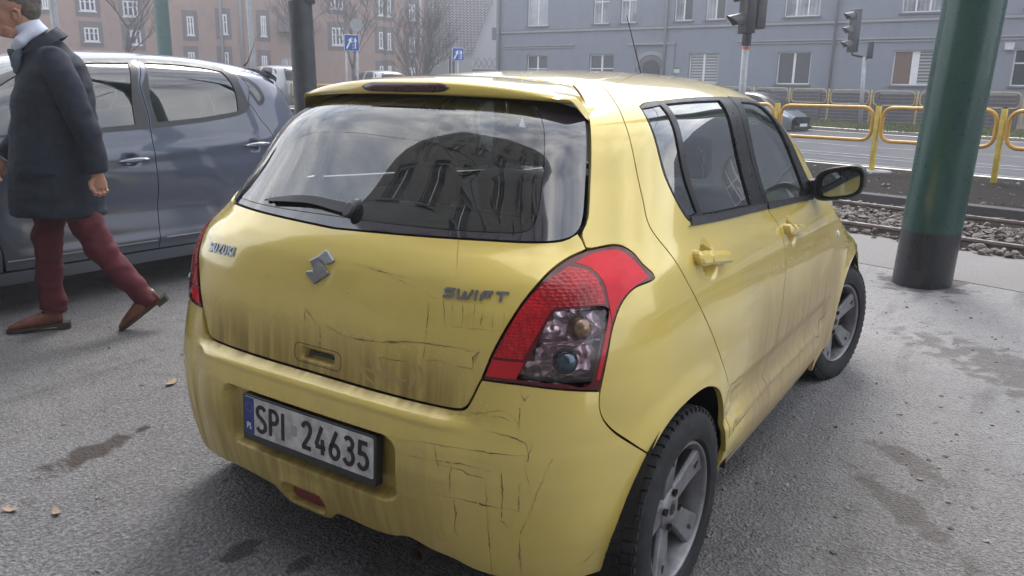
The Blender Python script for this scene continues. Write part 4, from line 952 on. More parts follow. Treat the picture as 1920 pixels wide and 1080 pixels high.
CONC = dusty('pale_concrete', (.225, .218, .215), (.29, .28, .278), 55, .004, .3)
strip('footpath', 5.56, 6.5, -30, 60, 4, 60, CONC, .004, edge=.10)
strip('track_bed', 6.45, 8.62, -40, 80, 8, 90, dusty('ballast_dust', (.09, .08, .075), (.14, .125, .12), 30, .03), -.03)
strip('kerb', 8.55, 8.78, -40, 80, 1, 80, dusty('kerb_concrete', (.10, .097, .10), (.14, .135, .14), 30), .125, edge=.22)
SOIL = dusty('dark_soil', (.018, .015, .014), (.034, .028, .026), 22, .05, .6)
strip('soil_verge', 8.78, 12.75, -40, 80, 16, 90, SOIL, .10, jag=.0)
strip('road', 12.78, 21.2, -60, 140, 20, 100, dusty('road_asphalt', (.105, .107, .120), (.135, .137, .150), 60, .003, .25), .115)
for i, q in enumerate((12.85, 14.15, 14.75, 17.1, 20.95)):
    strip('road_marking', q, q+(.10 if i not in (1,) else .08), -60, 140, 1, 80, simple('road_line', (.27, .28, .30), .7, var=.35, scale=3), .121)
for q0 in (13.45, 15.9, 18.6):
    strip('road_marking', q0, q0+.05, -60, 140, 1, 80, simple('road_seam', (.17, .17, .185), .8, var=.3, scale=3), .120)
strip('road_gutter', 21.2, 22.3, -60, 140, 2, 80, dusty('dark_tar', (.05, .048, .05), (.08, .078, .08), 20, .01), .118)
GRASSM = dusty('grass_soil', (.040, .050, .022), (.060, .065, .030), 14, .05, .5)
strip('grass_verge', 22.3, 25.6, -60, 140, 8, 100, GRASSM, .13)
strip('far_ground', 25.6, 180, -120, 160, 60, 60, dusty('far_paving', (.17, .165, .16), (.21, .20, .195), 3, .02), .0)
# grass blades and ballast and pebbles (uncountable)
def scatter(name, n, fn, size, mat, squash=.7, label=None, cat=None):
    bm = bmesh.new(); bmesh.ops.create_icosphere(bm, subdivisions=1, radius=1.0); base = np.array([v.co for v in bm.verts]); fcs = [tuple(v.index for v in f.verts) for f in bm.faces]; bm.free()
    rng = np.random.default_rng(5); V = []; Fc = []
    for k in range(n):
        x, y, z = fn(rng); s_ = size(rng); R_ = Matrix.Rotation(rng.uniform(0, 6.28), 3, 'Z') @ Matrix.Rotation(rng.uniform(-.5, .5), 3, 'X')
        b = base*(1+rng.uniform(-.42, .42, (len(base), 1)))*np.array([s_*rng.uniform(.8, 1.4), s_, s_*squash*rng.uniform(.6, 1.1)]); b = b @ np.array(R_).T
        k0 = len(V)*1; V.append(b+np.array([x, y, z])); Fc += [tuple(i+k*len(base) for i in f) for f in fcs]
    o = mesh_obj(name, np.vstack(V), Fc, mat); tag(o, label, cat, kind='stuff'); return o
def f_bal(rng):
    while True:
        q = rng.uniform(6.42, 8.56); r = rng.uniform(-4.5, 9) if rng.random() < .85 else rng.uniform(9, 30)
        x, y = qr(q, r); dz = .0
        if abs(q-6.70) < .06 or abs(q-8.13) < .06: dz = -.05
        return x, y, float(hgt(x, y))+rng.uniform(-.02, .035)+dz
def stone_mat(name, c1, c2):
    t = NT(name); g_ = t.n('ShaderNodeNewGeometry'); n = t.noise(14, 3); c = t.mix(g_.outputs['Random Per Island'], c1, c2); c = t.mix(t.map(n, .4, .7, 0, .5), c, tuple(x*.5 for x in c1)); return t.prin(c, .85, normal=t.bump(t.noise(120, 3), .4, .004))
scatter('ballast_stones', 11000, f_bal, lambda r: r.uniform(.018, .040), stone_mat('ballast', (.085, .072, .068), (.27, .235, .22)), label='grey and pinkish ballast stones filling the tram track bed', cat='ballast')
def f_peb(rng):
    if rng.random() < .5: x, y = rng.uniform(-.4, 4.5), rng.uniform(-4, -.6)
    else: x, y = rng.uniform(-.6, 5), rng.uniform(-3, 4)
    return x, y, float(hgt(x, y))+.001
scatter('loose_gravel', 2600, f_peb, lambda r: .0022+.0105*r.random()**5, stone_mat('pebbles', (.10, .095, .09), (.34, .32, .31)), label='small loose stones scattered over the worn parking ground', cat='gravel')
def f_soil(rng):
    q = rng.uniform(8.8, 12.6); r = rng.uniform(-5, 12); x, y = qr(q, r); return x, y, float(hgt(x, y))+.11
scatter('soil_stones', 900, f_soil, lambda r: .008+.03*r.random()**4, stone_mat('soil_pebbles', (.06, .05, .05), (.38, .36, .34)), label='pale stones and clods strewn on the dark soil verge', cat='stones')
rng = np.random.default_rng(3); V = []; Fc = []
for k in range(14000):
    q = rng.uniform(22.2, 25.2); r = rng.uniform(-8, 14)
    if rng.random() > .25+.75*(math.sin(r*.9)*.5+.5)*(1 if q < 24.6 else .5): continue
    x, y = qr(q, r); z = float(hgt(x, y))+.12; a = rng.uniform(0, 3.14); h = rng.uniform(.04, .12); w_ = .014
    k0 = len(V); V += [(x-w_*math.cos(a), y-w_*math.sin(a), z), (x+w_*math.cos(a), y+w_*math.sin(a), z), (x+rng.uniform(-.05, .05), y+rng.uniform(-.05, .05), z+h)]; Fc.append((k0, k0+1, k0+2))
t = NT('grass_blades'); g_ = t.n('ShaderNodeNewGeometry'); t.prin(t.mix(g_.outputs['Random Per Island'], (.045, .085, .018), (.14, .17, .045)), .7)
tag(mesh_obj('grass', V, Fc, t.m), 'patchy green grass growing along the foot of the slatted fence', 'grass', kind='stuff')
# fallen leaves
LM = simple('dry_leaf', (.30, .22, .15), .8)
for i, (x, y, a, sz, lb) in enumerate(((.76, 1.82, .6, .045, 'pale curled dry leaf on the asphalt left of the yellow bumper'), (-.28, 1.16, 2.1, .030, 'small brown dry leaf near the bottom left corner of the photo'), (-.20, 1.02, 1.2, .028, 'light brown leaf scrap nearest the bottom left of the frame'))):
    P = [(math.cos(t_)*sz, math.sin(t_)*sz*.42, .004+.010*abs(math.cos(t_))) for t_ in np.linspace(0, 6.283, 15)[:-1]]
    o = mesh_obj('dry_leaf', P+[(0, 0, .003)], [(k, (k+1) % 14, 14) for k in range(14)], LM); o.location = (x, y, 0.001); o.rotation_euler = (0, 0, a); tag(o, lb, 'leaf')
# rails
RM = simple('rail_steel', (.24, .20, .18), .5, metal=.6, var=.2); RT = simple('rail_head', (.50, .47, .46), .3, metal=.9)
for i, q in enumerate((6.70, 8.13)):
    g = Geo(); rs = np.linspace(-40, 80, 60); prof = [(-.065, 0), (-.065, .012), (-.012, .03), (-.012, .09), (-.034, .105), (-.034, .128), (.034, .128), (.034, .105), (.012, .09), (.012, .03), (.065, .012), (.065, 0)]
    V = []; 
    for r in rs:
        x0, y0 = qr(q, r); z0 = float(hgt(x0, y0))-.052
        for a, b in prof: V.append((x0+a*TN[0], y0+a*TN[1], z0+b))
    n = 12; Fc = []; fm = []
    for j in range(len(rs)-1):
        for k in range(n): Fc.append((j*n+k, j*n+(k+1) % n, (j+1)*n+(k+1) % n, (j+1)*n+k)); fm.append(1 if k == 5 else 0)
    o = mesh_obj('tram_rail', V, Fc, mats=[RM, RT], fmat=fm)
    tag(o, ['nearer steel tram rail beside the concrete footpath', 'farther steel tram rail at the foot of the kerb'][i], 'rail', 'rails of the tram track')
# manhole
V, Fc = lathe_geo([(0, .04), (.27, .04), (.30, .03), (.30, 0)], 32, 'z'); o = mesh_obj('manhole_cover', V, Fc, simple('concrete_lid', (.24, .235, .23), .8)); x, y = 12.75, 1.0; o.location = (x-.2, y-.2, float(hgt(x, y))+.10); tag(o, 'round concrete manhole cover in the soil behind the mirror', 'manhole cover')

# ---- barriers, fence, poles
YEL = simple('barrier_yellow', (.62, .33, .035), .4, var=.12, coat=.2); YPOST = simple('post_yellow', (.60, .44, .06), .45, var=.2)
YPALE = simple('old_barrier_yellow', (.42, .33, .14), .6, var=.2); CAPM = simple('post_cap', (.01, .01, .012), .4)
def frame_pts(L, z0, z1, r, n=5):
    P = []
    for (cx_, cz_, a0) in ((L/2-r, z1-r, 0), (-L/2+r, z1-r, 90), (-L/2+r, z0+r, 180), (L/2-r, z0+r, 270)):
        for i in range(n+1): a = rad(a0+90*i/n); P.append((cx_+r*math.cos(a), 0, cz_+r*math.sin(a)))
    return P
def closed_tube(P, r, n=10):
    V, F = tube_geo(P+[P[0]], r, n, False); return V, F
def make_barrier(L, z0, z1, hp, rt_, pw, rm, pm_, cap=True):
    root = empty('guard_rail')
    V, F = closed_tube(frame_pts(L-.16, z0, z1, .16), rt_); fr = mesh_obj('rail_frame', [(v[0]+L/2, v[1], v[2]) for v in V], F, rm, root, True)
    box('post', (0, 0, hp/2-.05), (pw, pw, hp+.1), pm_, root, bev=.008)
    if cap: box('post_cap', (0, 0, hp+.006), (pw*.9, pw*.9, .04), CAPM, root, bev=.010)
    return root
def copy_tree(o, parent=None):
    c = o.copy(); COL.objects.link(c); c.parent = parent
    for ch in list(o.children): copy_tree(ch, c)
    return c
nb = make_barrier(1.83, .50, 1.02, 1.05, .030, .070, YEL, YPOST)
ang = math.atan2(TT[1], TT[0]); k = 0
def at_bar(q, r): x, y = qr(q, r); return (x, y, float(hgt(x, y))+.10)
q0 = 11.88
NLAB = {1: 'yellow guard rail end at the right edge, beside the second green pole', 2: 'yellow guard rail whose post stands just right of the thick green pole', 3: 'yellow guard rail whose post stands between the green pole and the door mirror', 4: 'yellow guard rail emerging from behind the yellow car\'s windscreen pillar',
 13: 'distant yellow guard rail just right of the dark pole over the yellow roof', 14: 'distant yellow guard rail cut by the right side of the dark pole', 15: 'distant yellow guard rail hidden mainly behind the dark pole', 16: 'distant yellow guard rail just left of the dark pole', 17: 'distant yellow guard rail touching the tail of the dark people carrier'}
for i in NLAB:
    o = nb if k == 0 else copy_tree(nb); r = -1.00+1.83*i
    o.location = at_bar(q0, r+.0); o.rotation_euler = (0, 0, ang)
    tag(o, NLAB[i], 'guard rail', 'yellow guard rails along the tram track'); k += 1
fb = make_barrier(1.50, .60, 1.05, 1.06, .018, .05, YPALE, YPALE, False); k = 0
FLAB = {4: 'faded rail section at the right edge across the road', 5: 'faded rail section mostly hidden by the thick green pole', 6: 'faded rail section whose left end meets the left side of the green pole', 7: 'faded rail section just right of the farther traffic light pole', 8: 'faded rail section crossed by the farther traffic light pole', 9: 'faded rail section just right of the grey-blue moving car', 10: 'faded rail section above the bonnet of the grey-blue moving car'}
for i in FLAB:
    o = fb if k == 0 else copy_tree(fb); x, y = qr(25.15, 1.0+1.5*i); o.location = (x, y, float(hgt(x, y))+.12); o.rotation_euler = (0, 0, ang); k += 1
    tag(o, FLAB[i], 'guard rail', 'faded guard rails across the road')
SL = simple('fence_slat', (.085, .080, .088), .7, var=.2); SP = simple('fence_post', (.11, .105, .11), .7)
slat_me = None; ftree = None
SLAB = {3: 'dark slat fence panel at the right edge of the photo', 4: 'dark slat fence panel hidden partly by the green pole', 5: 'dark slat fence panel just left of the thick green pole', 6: 'dark slat fence panel behind the farther traffic light', 7: 'dark slat fence panel behind the moving car\'s front', 8: 'dark slat fence panel farthest left, above the yellow car\'s pillar'}
for i in SLAB:
    x, y = qr(25.6, 1.0+2.1*i); z = float(hgt(x, y)); root = empty('slatted_fence', (x, y, z), ang)
    tag(root, SLAB[i], 'fence', 'fence panels along the grey house')
    box('fence_post', (0, 0, .55), (.09, .09, 1.1), SP, root)
    for j in range(9):
        if slat_me is None: o = box('slat', (0, 0, 0), (2.0, .03, .098), SL, root, bev=.004, seg=1); slat_me = o.data
        else: o = bpy.data.objects.new('slat', slat_me); COL.objects.link(o); o.parent = root
        o.location = (1.05, random.uniform(-.004, .004), .13+.112*j)
GRN = None
t = NT('green_pole_paint'); X, Y, Z = t.xyz(); nn = t.math('ADD', Z, t.math('MULTIPLY', t.math('ADD', t.noise(4, 3), -.5), .02))
c = t.mix(t.map(nn, .478, .500), (.012, .013, .018), t.mix(t.map(t.noise(3, 5, .6, sc=(1, 1, .3)), .3, .7), (.008, .050, .040), (.014, .072, .054)))
t.prin(c, t.map(t.noise(30, 4), .3, .7, .26, .42), 0, .5, .25, normal=t.bump(t.noise(7, 4, sc=(1, 1, .3)), .12, .01)); GPM = t.m
def pole(name, base, top, r0, r1, mat, lab, cat='pole', n=36):
    root = Vector(base); d = Vector(top)-root; V, F = tube_geo([(0, 0, 0), d*.5, d], [r0, (r0+r1)/2, r1], n)
    o = mesh_obj(name, V, F, mat, None, True); o.data.set_sharp_from_angle(angle=rad(50)); o.location = base; tag(o, lab, cat); return o
pole('green_pole', (5.275, -.905, -.01), (5.275+.22, -.905-.34, 9), .206, .185, GPM, 'thick dark green pole with black base standing right of the yellow car')
z_ = float(hgt(9.05, -1.62)); pole('green_pole', (9.05, -1.62, z_-.02), (9.15, -1.75, z_+9), .206, .185, GPM, 'second thick green pole cut off by the right edge of the photo')
DK = simple('dark_pole', (.05, .055, .062), .5, var=.2)
o = pole('dark_pole', (4.60, 5.02, 0), (4.57, 5.06, 2.30), .125, .122, DK, 'dark square-topped grey pole between the dark car and yellow car'); 
tube('upper_pole', [(0, 0, 2.28), (0, 0, 8)], .105, simple('upper_pole_grey', (.09, .095, .11), .5), o, 28)
x, y = 14.95, 23.3; z_ = float(hgt(x, y)); pole('green_pole', (x, y, z_), (x-.02, y, z_+10), .24, .20, simple('far_green', (.03, .085, .075), .5), 'distant green mast rising over the roof of the dark car')
LG = simple('galvanised', (.34, .36, .38), .5, metal=.3)
x, y = 17.35, 21.83; z_ = float(hgt(x, y)); pole('street_lamp_post', (x, y, z_), (x-.15, y+.1, z_+9), .10, .07, LG, 'thin pale lamp post over the rear window of the dark car', 'lamp post', 12)
x, y = 7.82, 16.15; z_ = float(hgt(x, y)); pole('street_lamp_post', (x, y, z_), (x-.1, y+.1, z_+9), .075, .06, LG, 'slim pale lamp post just right of the walking man\'s head', 'lamp post', 12)
# traffic lights
TLB = simple('signal_black', (.030, .033, .042), .5, coat=.2); TLV = simple('signal_visor', (.07, .075, .085), .4)
VD = Vector((-.70, .71, 0)).normalized()
def visor(parent, c, r, L, d):
    u = d.cross(Vector((0, 0, 1))).normalized(); V = []; n = 14
    for k in range(n+1):
        a = rad(-20+220*k/n); e = u*math.cos(a)*r+Vector((0, 0, 1))*math.sin(a)*r
        V.append(Vector(c)+e); V.append(Vector(c)+e*.82+d*L*(.45+.55*max(0, math.sin(a)))-Vector((0, 0, L*.12)))
    mesh_obj('visor', V, [(2*k, 2*k+1, 2*k+3, 2*k+2) for k in range(n)], TLV, parent, True)
def signal(base, ztop_pole, head, hw, lab, band=False, scale=1.0):
    b = Vector(base); root = empty('traffic_light', b); tag(root, lab, 'traffic light', 'traffic lights by the road')
    h = Vector(head)-b; V, F = tube_geo([(0, 0, 0), (h.x*.2, h.y*.2, ztop_pole)], .055*scale, 14); mesh_obj('signal_pole', V, F, LG, root, True)
    R_ = Matrix.Rotation(math.atan2(VD.y, VD.x), 3, 'Z'); bm = bmesh.new(); add_box(bm, h, (.17*scale, .30*scale, 1.10*scale), R_, .02); bm_obj('signal_housing', bm, TLB, root, True, 40)
    if hw: bm = bmesh.new(); add_box(bm, h-VD*.19*scale+Vector((0, 0, .05)), (.16*scale, .26*scale, 1.05*scale), R_, .02); bm_obj('control_box', bm, TLV, root, True, 40)
    for k, col in enumerate(((.10, .01, .01), (.10, .06, .01), (.01, .07, .03))):
        c = h+VD*.086*scale+Vector((0, 0, (.36-.36*k)*scale)); visor(root, c, .13*scale, .27*scale, VD)
        V, F = lathe_geo([(0, .012), (.10*scale, 0)], 18, 'x'); Rm = Matrix.Rotation(math.atan2(VD.y, VD.x), 3, 'Z')
        mesh_obj('lens', [Rm @ Vector(v)+c for v in V], F, simple('signal_lens_%d' % k, col, .3), root, True)
    V, F = tube_geo([h+Vector((0, 0, -.50*scale)), h+Vector((0, 0, -.62*scale))-VD*.02, Vector((h.x*.2, h.y*.2, ztop_pole-.02))], .03, 8); mesh_obj('bracket', V, F, TLB, root, True)
    return root
x, y = 11.91, 2.80; z_ = float(hgt(x, y))+.1; s1_ = signal((x, y, z_), 2.28-z_, (x, y+.02, 2.98), True, 'nearer traffic light cut by the top edge with orange tape on its pole')
V, F = lathe_geo([(.058, 0), (.058, .035)], 18, 'z'); tb = mesh_obj('orange_tape', [(v[0], v[1], v[2]+2.19-z_) for v in V], F, simple('orange_tape', (.60, .12, .04), .5), s1_)
box('pole_sleeve', (0, 0, 2.36-z_), (.13, .13, .25), TLB, s1_, bev=.03)
x, y = 22.2, 2.9; z_ = .80; signal((x, y, z_), 2.55-z_, (x+.0, y+.42, 3.22), False, 'farther traffic light with three hooded lamps before the grey house')
box('pole_cap', (22.2, 2.86, 2.72), (.14, .14, .44), TLB, bpy.data.objects['traffic_light.001'], bev=.02).location = (-22.2, -2.9, -.80)
# road signs
BLU = simple('sign_blue', (.02, .10, .38), .45); WHT = simple('sign_white', (.75, .77, .8), .45)
def arrow_sign(c, size, lab, posts):
    c = Vector(c); dv = (Vector((CAMLOC.x, CAMLOC.y, c.z))-c); dv.z = 0; dv.normalize(); a = math.atan2(dv.y, dv.x)+rad(8); zg = float(hgt(c.x, c.y)); root = empty('road_sign', (c.x, c.y, zg), a); tag(root, lab, 'road sign')
    h = c.z-zg; s_ = size
    box('sign_plate', (0, 0, h), (.02, s_, s_*1.05), WHT, root, bev=.004); box('blue_field', (.012, 0, h), (.008, s_*.94, s_*.99), BLU, root)
    def poly(name, P, m): V = [(.0175, p[0]*s_, h+p[1]*s_) for p in P]+[(.0205, p[0]*s_, h+p[1]*s_) for p in P]; n = len(P); mesh_obj(name, V, [tuple(range(n, 2*n))]+[(i, (i+1) % n, n+(i+1) % n, n+i) for i in range(n)], m, root)
    poly('white_arrow', [(.20, -.38), (.28, -.38), (.28, .08), (.36, .08), (.24, .36), (.12, .08), (.20, .08)], WHT)
    poly('white_arrow', [(-.38, -.36), (-.30, -.42), (-.07, .04), (.01, .00), (-.01, .36), (-.25, .14), (-.155, .09)], WHT)
    for k in range(4): poly('lane_dash', [(.06, -.40+.2*k), (.10, -.40+.2*k), (.10, -.30+.2*k), (.06, -.30+.2*k)], WHT)
    for py in posts: tube('sign_post', [(-.03, py, 0), (-.03, py, h)], .03, LG, root, 10)
    return root
r1 = arrow_sign((14.18, 13.95, 2.63), .39, 'blue square sign with two white arrows before the bare bush', (-.14, .14))
arrow_sign((22.33, 16.78, 2.77), .43, 'blue square sign with two white arrows before the tiled house', (.0,))
V, F = lathe_geo([(0, 0), (.165, 0), (.165, .02), (0, .02)], 28, 'x'); mesh_obj('round_sign_back', [(v[0]-.02, v[1]+.14, v[2]+3.08-float(hgt(14.18, 13.95))) for v in V], F, LG, r1)
x, y = 21.45, 24.92; z_ = float(hgt(x, y)); root = empty('road_sign', (x, y, z_), math.atan2(-y, -x)); tag(root, 'round grey sign back beside the dark pole', 'road sign')
V, F = lathe_geo([(0, 0), (.22, 0), (.22, .02), (0, .02)], 28, 'x'); mesh_obj('sign_disc', [(v[0], v[1], v[2]+2.44-z_) for v in V], F, LG, root); tube('sign_post', [(0, 0, 0), (0, 0, 2.6-z_)], .03, LG, root, 10)

# overhead tram wires (out of frame, mirrored in the glass of the dark car)
WRM = simple('wire', (.02, .02, .02), .5)
for i, (q, z, lb) in enumerate(((7.4, 5.9, 'lowest tram contact wire above the track, mirrored in the dark car windows'), (7.4, 6.9, 'upper tram carrier wire above the contact wire, mirrored in the windows'), (-3.2, 6.4, 'lone feeder wire over the parking ground, mirrored in the dark car windows'), (-7.5, 7.6, 'highest lone cable beyond the parking ground, mirrored in the dark car'))):
    a, b = qr(q, -45), qr(q+(.6 if i == 3 else 0), 70); tag(tube('overhead_wire', [(a[0], a[1], z), (b[0], b[1], z+.5*(i == 2))], .012, WRM, None, 5), lb, 'overhead wire')
# ---- buildings
def rect_cells(u0, u1, v0, v1, rects):
    us = sorted({u0, u1, *[r[0] for r in rects], *[r[1] for r in rects]}); vs = sorted({v0, v1, *[r[2] for r in rects], *[r[3] for r in rects]})
    us = [u for u in us if u0 <= u <= u1]; vs = [v for v in vs if v0 <= v <= v1]; out = []
    for a, b in zip(us[:-1], us[1:]):
        for c, d in zip(vs[:-1], vs[1:]):
            m = ((a+b)/2, (c+d)/2)
            if not any(r[0] < m[0] < r[1] and r[2] < m[1] < r[3] for r in rects): out.append((a, b, c, d))
    return out
class Facade:
    def __init__(s, name, p0, p1, z0, z1, wallm, depth, lab, cat='building', group=None):
        s.a = Vector((p0[0], p0[1], 0)); b = Vector((p1[0], p1[1], 0)); s.L = (b-s.a).length; s.d = (b-s.a)/s.L; s.n = Vector((s.d.y, -s.d.x, 0)); s.z0 = z0; s.z1 = z1
        cv = CAMLOC-s.a
        if s.n.dot(cv) < 0: s.n = -s.n
        s.root = empty(name, (s.a.x, s.a.y, z0)); tag(s.root, lab, cat, group); s.wm = wallm; s.depth = depth; s.rects = []
    def P(s, u, v, o=0.): return tuple(s.d*u+s.n*o+Vector((0, 0, v-s.z0)))
    def boxp(s, name, u0, u1, v0, v1, o0, o1, mat, parent=None, bev=0):
        V = [s.P(u, v, o) for o in (o0, o1) for (u, v) in ((u0, v0), (u1, v0), (u1, v1), (u0, v1))]
        return mesh_obj(name, V, [(0,1,2,3),(7,6,5,4),(0,4,5,1),(1,5,6,2),(2,6,7,3),(3,7,4,0)], mat, parent or s.root)
    def wall(s, u0, u1, rec=.18):
        g = Geo()
        for a, b, c, d in rect_cells(u0, u1, s.z0, s.z1, s.rects): g.add([s.P(a, c), s.P(b, c), s.P(b, d), s.P(a, d)], [(0, 1, 2, 3)])
        for a, b, c, d in s.rects:
            Q = [s.P(a, c), s.P(b, c), s.P(b, d), s.P(a, d), s.P(a, c, -rec), s.P(b, c, -rec), s.P(b, d, -rec), s.P(a, d, -rec)]
            g.add(Q, [(0, 1, 5, 4), (1, 2, 6, 5), (2, 3, 7, 6), (3, 0, 4, 7)])
        g.add([s.P(u0, s.z0), s.P(u1, s.z0), s.P(u1, s.z1), s.P(u0, s.z1), s.P(u0, s.z0, -s.depth), s.P(u1, s.z0, -s.depth), s.P(u1, s.z1, -s.depth), s.P(u0, s.z1, -s.depth)], [(4, 5, 6, 7), (0, 4, 7, 3), (1, 5, 6, 2), (3, 2, 6, 7)])
        s.wobj = g.obj('wall', s.wm, s.root); return s.wobj
    def window(s, a, b, c, d, cols=2, tr=None, pane=None, fm=None, sill=None, rec=.12, fw_=.055, mull=None):
        s.rects.append((a, b, c, d)); g = Geo()
        def bar(u0, u1, v0, v1): V = [s.P(u, v, o) for o in (-rec-.05, -rec) for (u, v) in ((u0, v0), (u1, v0), (u1, v1), (u0, v1))]; g.add(V, [(0,1,2,3),(7,6,5,4),(0,4,5,1),(1,5,6,2),(2,6,7,3),(3,7,4,0)])
        bar(a, b, c, c+fw_); bar(a, b, d-fw_, d); bar(a, a+fw_, c+fw_, d-fw_); bar(b-fw_, b, c+fw_, d-fw_)
        xs = [a+fw_]+[a+(b-a)*k/cols for k in range(1, cols)]+[b-fw_]; m = (mull or fw_*1.2)/2
        for x in xs[1:-1]: bar(x-m, x+m, c+fw_, d-fw_)
        zs = [c+fw_]
        if tr: zt = c+(d-c)*tr; zs.append(zt)
        zs.append(d-fw_)
        if tr:
            for x0, x1 in zip(xs[:-1], xs[1:]): bar(x0+m*(x0 != xs[0]), x1-m*(x1 != xs[-1]), zt-.025, zt+.025)
        w_ = g.obj('window', fm or WFR, s.root)
        for i, (x0, x1) in enumerate(zip(xs[:-1], xs[1:])):
            for z0, z1 in zip(zs[:-1], zs[1:]):
                pm_ = pane[i % len(pane)] if isinstance(pane, (list, tuple)) else (pane or PANE)
                mesh_obj('pane', [s.P(x0, z0, -rec-.03), s.P(x1, z0, -rec-.03), s.P(x1, z1, -rec-.03), s.P(x0, z1, -rec-.03)], [(0, 1, 2, 3)], pm_, w_)
        if sill: s.boxp('sill', a-.08, b+.08, c-.07, c, -rec, .07, sill, w_)
        return w_
WFR = simple('window_frame_white', (.66, .67, .70), .5, var=.05)
def pane_mat(name, col, curtain=None, blinds=False):
    t = NT(name); X, Y, Z = t.xyz(); c = t.mix(t.noise(1.2, 3), tuple(x*.8 for x in col), tuple(x*1.2 for x in col))
    if curtain is not None:
        f = t.map(t.math('SINE', t.math('MULTIPLY', Y, 38)), -1, 1, .6, 1.0); c = t.mix(t.math('MULTIPLY', t.map(t.noise(1.5, 3), .35, .6, .35, 1), f), c, curtain)
    if blinds:
        f = t.map(t.math('SINE', t.math('MULTIPLY', Z, 48)), -.2, .4); c = t.mix(f, (.10, .11, .12), (.38, .39, .41))
    return t.prin(c, .12, 0, .5, 0, normal=t.bump(t.noise(.8, 2), .1, .02))
PANE = pane_mat('pane_dark', (.035, .042, .052)); PCUR = pane_mat('pane_curtain', (.06, .07, .08), (.34, .36, .40)); PBL = pane_mat('pane_blinds', (.1, .1, .1), None, True); PBR = pane_mat('pane_brown', (.17, .11, .09)); PLT = pane_mat('pane_light', (.26, .29, .34), (.42, .44, .48))
def plaster(name, c1, c2, stain=.3):
    t = NT(name); n1 = t.noise(.25, 5, .6); n2 = t.noise(2.2, 6, .65, sc=(1, 1, .45)); n3 = t.noise(40, 3)
    c = t.mix(n1, c1, c2); c = t.mix(t.map(n2, .45, .8, 0, stain), c, tuple(x*.55 for x in c1)); return t.prin(c, .9, normal=t.bump(n3, .25, .01))
GW = plaster('grey_plaster', (.185, .203, .250), (.215, .235, .285)); GD = plaster('grey_trim', (.13, .135, .15), (.16, .165, .18)); GL_ = plaster('grey_light_trim', (.25, .255, .275), (.29, .295, .31))
gb_ = Facade('apartment_house', (36, 24.75), (36, -42), .55, 13.5, GW, 11, 'grey rendered apartment house with white windows behind the slatted fence')
U = lambda y: 24.75-y
for (ya, yb, cols, tr, pn) in ((22.72, 21.42, 2, .5, PANE), (18.9, 17.5, 2, .5, PANE), (13.5, 12.05, 2, None, PBL), (9.32, 7.86, 2, None, PANE), (4.56, 2.87, 2, None, None), (.27, -1.3, 2, .62, PANE), (-5, -6.5, 2, .6, PCUR), (-10, -11.5, 2, .6, PANE), (-15, -16.5, 2, .6, PCUR)):
    gb_.window(U(ya), U(yb), 2.06, 3.46, cols, tr if tr else None, [PBR, PBL] if pn is None else pn, sill=GD, mull=.10 if pn is not None else .28)
for (ya, yb, cols, tr, pn) in ((22.75, 21.45, 2, None, PLT), (18.78, 17.88, 2, .58, PCUR), (17.25, 16.36, 2, .58, PCUR), (14.40, 13.47, 2, .58, [PCUR, PANE]), (12.84, 11.90, 2, .58, [PCUR, PANE]), (9.22, 7.70, 3, .58, PCUR), (4.48, 2.90, 3, .62, PCUR), (.15, -1.35, 3, .6, PCUR), (-5, -6.4, 3, .6, PCUR), (-10, -11.4, 3, .6, PCUR), (-15, -16.4, 3, .6, PCUR)):
    gb_.window(U(ya), U(yb), 4.93, 6.75, cols, tr, pn, sill=GD)
for k in range(9): gb_.window(1.5+6*k, 2.9+6*k, 8.3, 10.0, 2, .6, PCUR, sill=GD)
gb_.rects.append((U(15.9), U(14.98), .55, 2.75)); gb_.wall(0, 66.75)
gb_.boxp('string_course', 0, 66, 4.60, 4.70, 0, .07, GL_); gb_.boxp('string_course', 0, 66, 4.70, 4.745, .0, .045, GD)
for a, b in ((U(24.2), U(19.8)), (U(11.16), 66)):
    for z0, z1, o1, mm_ in ((3.80, 3.86, .05, GL_), (3.863, 3.905, .03, GD), (3.908, 3.97, .08, GL_)): gb_.boxp('cornice', a, b, z0, z1, 0, o1, mm_)
gb_.boxp('portal_cornice', U(16.75), U(14.2), 3.86, 3.96, 0, .12, GL_)
for a, b in ((U(16.7), U(16.25)), (U(14.65), U(14.25))): gb_.boxp('portal_pier', a, b, .55, 3.86, 0, .07, GW)
for r0, r1, o1, mm_ in ((.72, .92, .05, GL_), (.46, .70, .02, GD)):
    V = []; 
    for k in range(17):
        a = math.pi*k/16
        for r in (r0, r1): 
            for o_ in (0, o1): V.append(gb_.P(U(15.44)+r*math.cos(a), 2.75+r*math.sin(a)*.9, o_))
    Fc = []
    for k in range(16):
        b = 4*k; Fc += [(b+1, b+3, b+7, b+5), (b+2, b+3, b+7, b+6), (b, b+1, b+5, b+4)]
    mesh_obj('portal_arch', V, Fc, mm_, gb_.root)
V = [gb_.P(U(15.44)+.46*math.cos(math.pi*k/16), 2.75+.42*math.sin(math.pi*k/16), .012) for k in range(17)]+[gb_.P(U(15.9), .6, .012)]; mesh_obj('entrance_door', V, [tuple(range(18))], simple('door_dark', (.05, .05, .055), .6), gb_.root)
for yy, r, mm_ in ((14.75, .06, GL_), (24.45, .06, GD), (6.95, .05, GD)):
    tube('downpipe', [gb_.P(U(yy), 13.0, .12), gb_.P(U(yy), 1.0, .12)], r, mm_, gb_.root, 8)
gb_.boxp('house_number_plate', U(14.35), U(13.95), 2.55, 2.72, 0, .02, simple('number_plate_white', (.5, .52, .5), .5)); gb_.boxp('notice_plate', U(14.33), U(13.97), 2.76, 2.83, 0, .02, simple('plate_green', (.12, .2, .14), .5))
